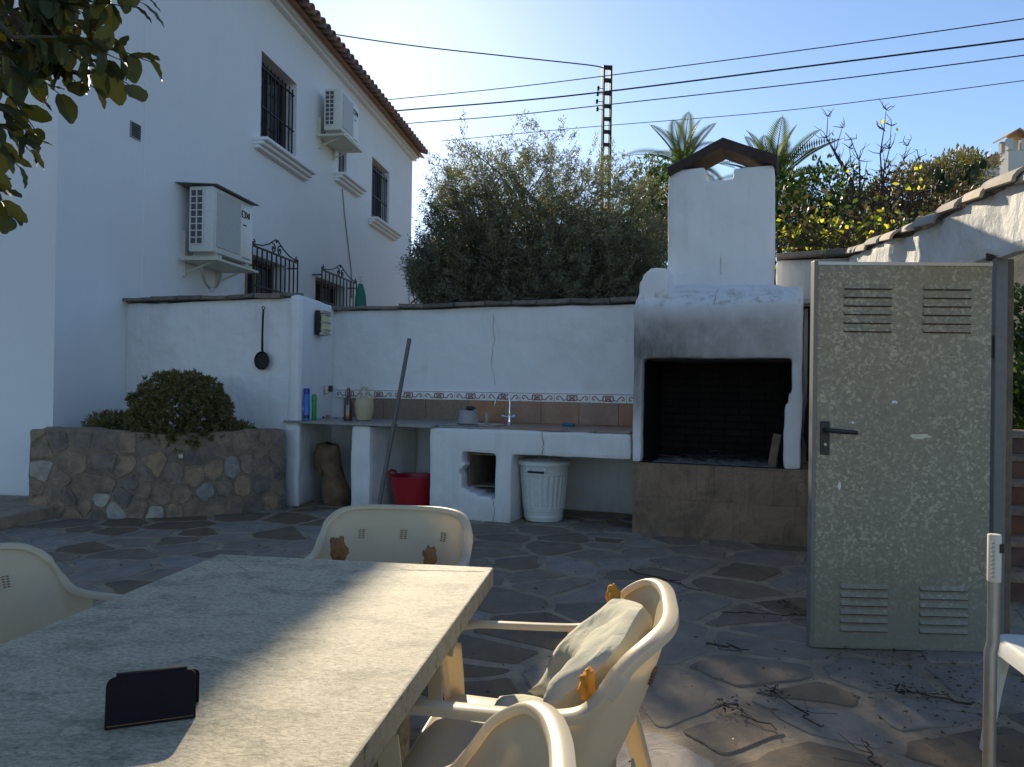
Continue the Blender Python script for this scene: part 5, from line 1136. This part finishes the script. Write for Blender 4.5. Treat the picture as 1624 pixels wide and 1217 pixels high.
for _ in range(46):
    cx_, cy_ = random.uniform(-6.5, -1.9), random.uniform(-3.5, 2.0); cx_ = min(cx_, -.75 * max(cy_, 0) - 1.7); CQ.append(blob_leaves((cx_ + 2.3, cy_ - 1.1, random.uniform(2.9, 5.6)), (.9, .8, .6), 900, .08, .045, .6, 0, .3))
shade_crown = quads_obj('crown', np.concatenate(CQ), 'shrub_leaf', t); shade_crown['kind'] = 'stuff'
print('carob leaves', cnt)

# ------------------------------------------------------------------ litter on the paving
def twig(px0, py0, px1, py1, r, label, mat_='twig', heads=0):
    a, b = at_z(px0, py0, .022), at_z(px1, py1, .022); t = thing('fallen_twig', label, 'twig', a); v = b - a; n_ = 7
    pts = [v * (k / n_) + Vector((random.gauss(0, .012), random.gauss(0, .012), r * .4 + abs(random.gauss(0, .004)))) for k in range(n_ + 1)]; MB().tube(pts, [r * (1 - .5 * k / n_) for k in range(n_ + 1)], 6).obj('stick', mat_, t)
    mb = MB()
    for k in (2, 4, 5): mb.tube([pts[k], pts[k] + Vector((random.gauss(0, .05), random.gauss(0, .05), .01)), pts[k] + Vector((random.gauss(0, .09), random.gauss(0, .09), .004))], [r * .6, r * .4, r * .3], 5)
    mb.obj('side_shoot', mat_, t)['kind'] = 'stuff'
    if heads:
        Q = leaves(np.repeat(np.array([tuple(v)]), 40, 0) + rng.normal(0, .026, (40, 3)) * np.array([1, 1, .3]) + np.array([0, 0, .012]), rng.normal(0, 1, (40, 3)) * np.array([1, 1, .25]) + np.array([0, 0, .05]), .026, .007); quads_obj('seed_head', Q, 'char', t)['kind'] = 'stuff'
twig(1115, 1022, 1190, 1034, .006, 'short straight reddish stick lying in front of the metal door')
twig(1145, 972, 1285, 978, .004, 'thin curved twig ending at the foot of the metal door')
twig(1000, 905, 1112, 938, .006, 'longer brown twig on the shaded paving before the barbecue')
twig(1310, 1160, 1230, 1100, .004, 'dried stalk with dark seed head on right paving, upper one', 'twig', 1)
twig(1230, 1158, 1150, 1123, .003, 'dried stalk with small dark head left of the other seed head', 'twig', 1)
twig(1555, 1118, 1430, 1098, .005, 'reddish dry vine cane with dark leaves in front of the door', 'twig', 1)
twig(1392, 1217, 1380, 1180, .004, 'tiny forked twig at the bottom right paving')
twig(1290, 985, 1245, 960, .004, 'dark dry tangle by the lower left corner of metal door', 'twig', 1)
a = at_z(865, 1042, .024); t = thing('palm_leaflet', 'small green palm leaf tip lying on the paving behind the chair', 'leaf', a)
quads_obj('blade', leaves(np.zeros((9, 3)) + np.array([[.012 * k, -.004 * k, .004] for k in range(9)]), np.array([[1, -.45 + .10 * k, .03] for k in range(9)]), .10, .010), 'green_leaf', t)
# scattered crumbs and dry leaf bits: too many and too small to count
n_ = 900; xy = np.stack([rng.uniform(-4.5, 3.0, n_), rng.uniform(2.6, 8.2, n_)], 1); xy = xy[[FC.l((x, y, 0)).y < -.1 and not (y > 7.2 and x < -2.3) for x, y in xy]]
xy = np.concatenate([xy, np.array([1.95, 3.65]) + rng.normal(0, .28, (320, 2)), np.array([2.0, 3.1]) + rng.normal(0, .25, (120, 2)), np.array([2.9, 7.3]) * 0 + np.array([1.3, 8.0]) + rng.normal(0, .12, (0, 2))])
xy = xy[(xy[:, 0] < 2.9)]
b_ = np.concatenate([xy, np.full((len(xy), 1), .024)], 1); o = quads_obj('leaf_litter', leaves(b_, rng.normal(0, 1, (len(b_), 3)) * np.array([1, 1, .06]), rng.uniform(.006, .035, len(b_)), rng.uniform(.004, .012, len(b_))), 'vine_dry')
o['kind'] = 'stuff'; o['label'] = 'scattered dry leaf crumbs on the paving'
# garden beyond the gate
bush('gate_bush', 'leafy green bush seen through the gate at the right edge', 1640, 575, 8.2, (.9, .8, .9), 3500, 'green_leaf', .10, .05)
bush('gate_shrub', 'low green shrub at the top of the brick steps', 1650, 640, 7.6, (.6, .5, .5), 1800, 'green_leaf', .07, .04)
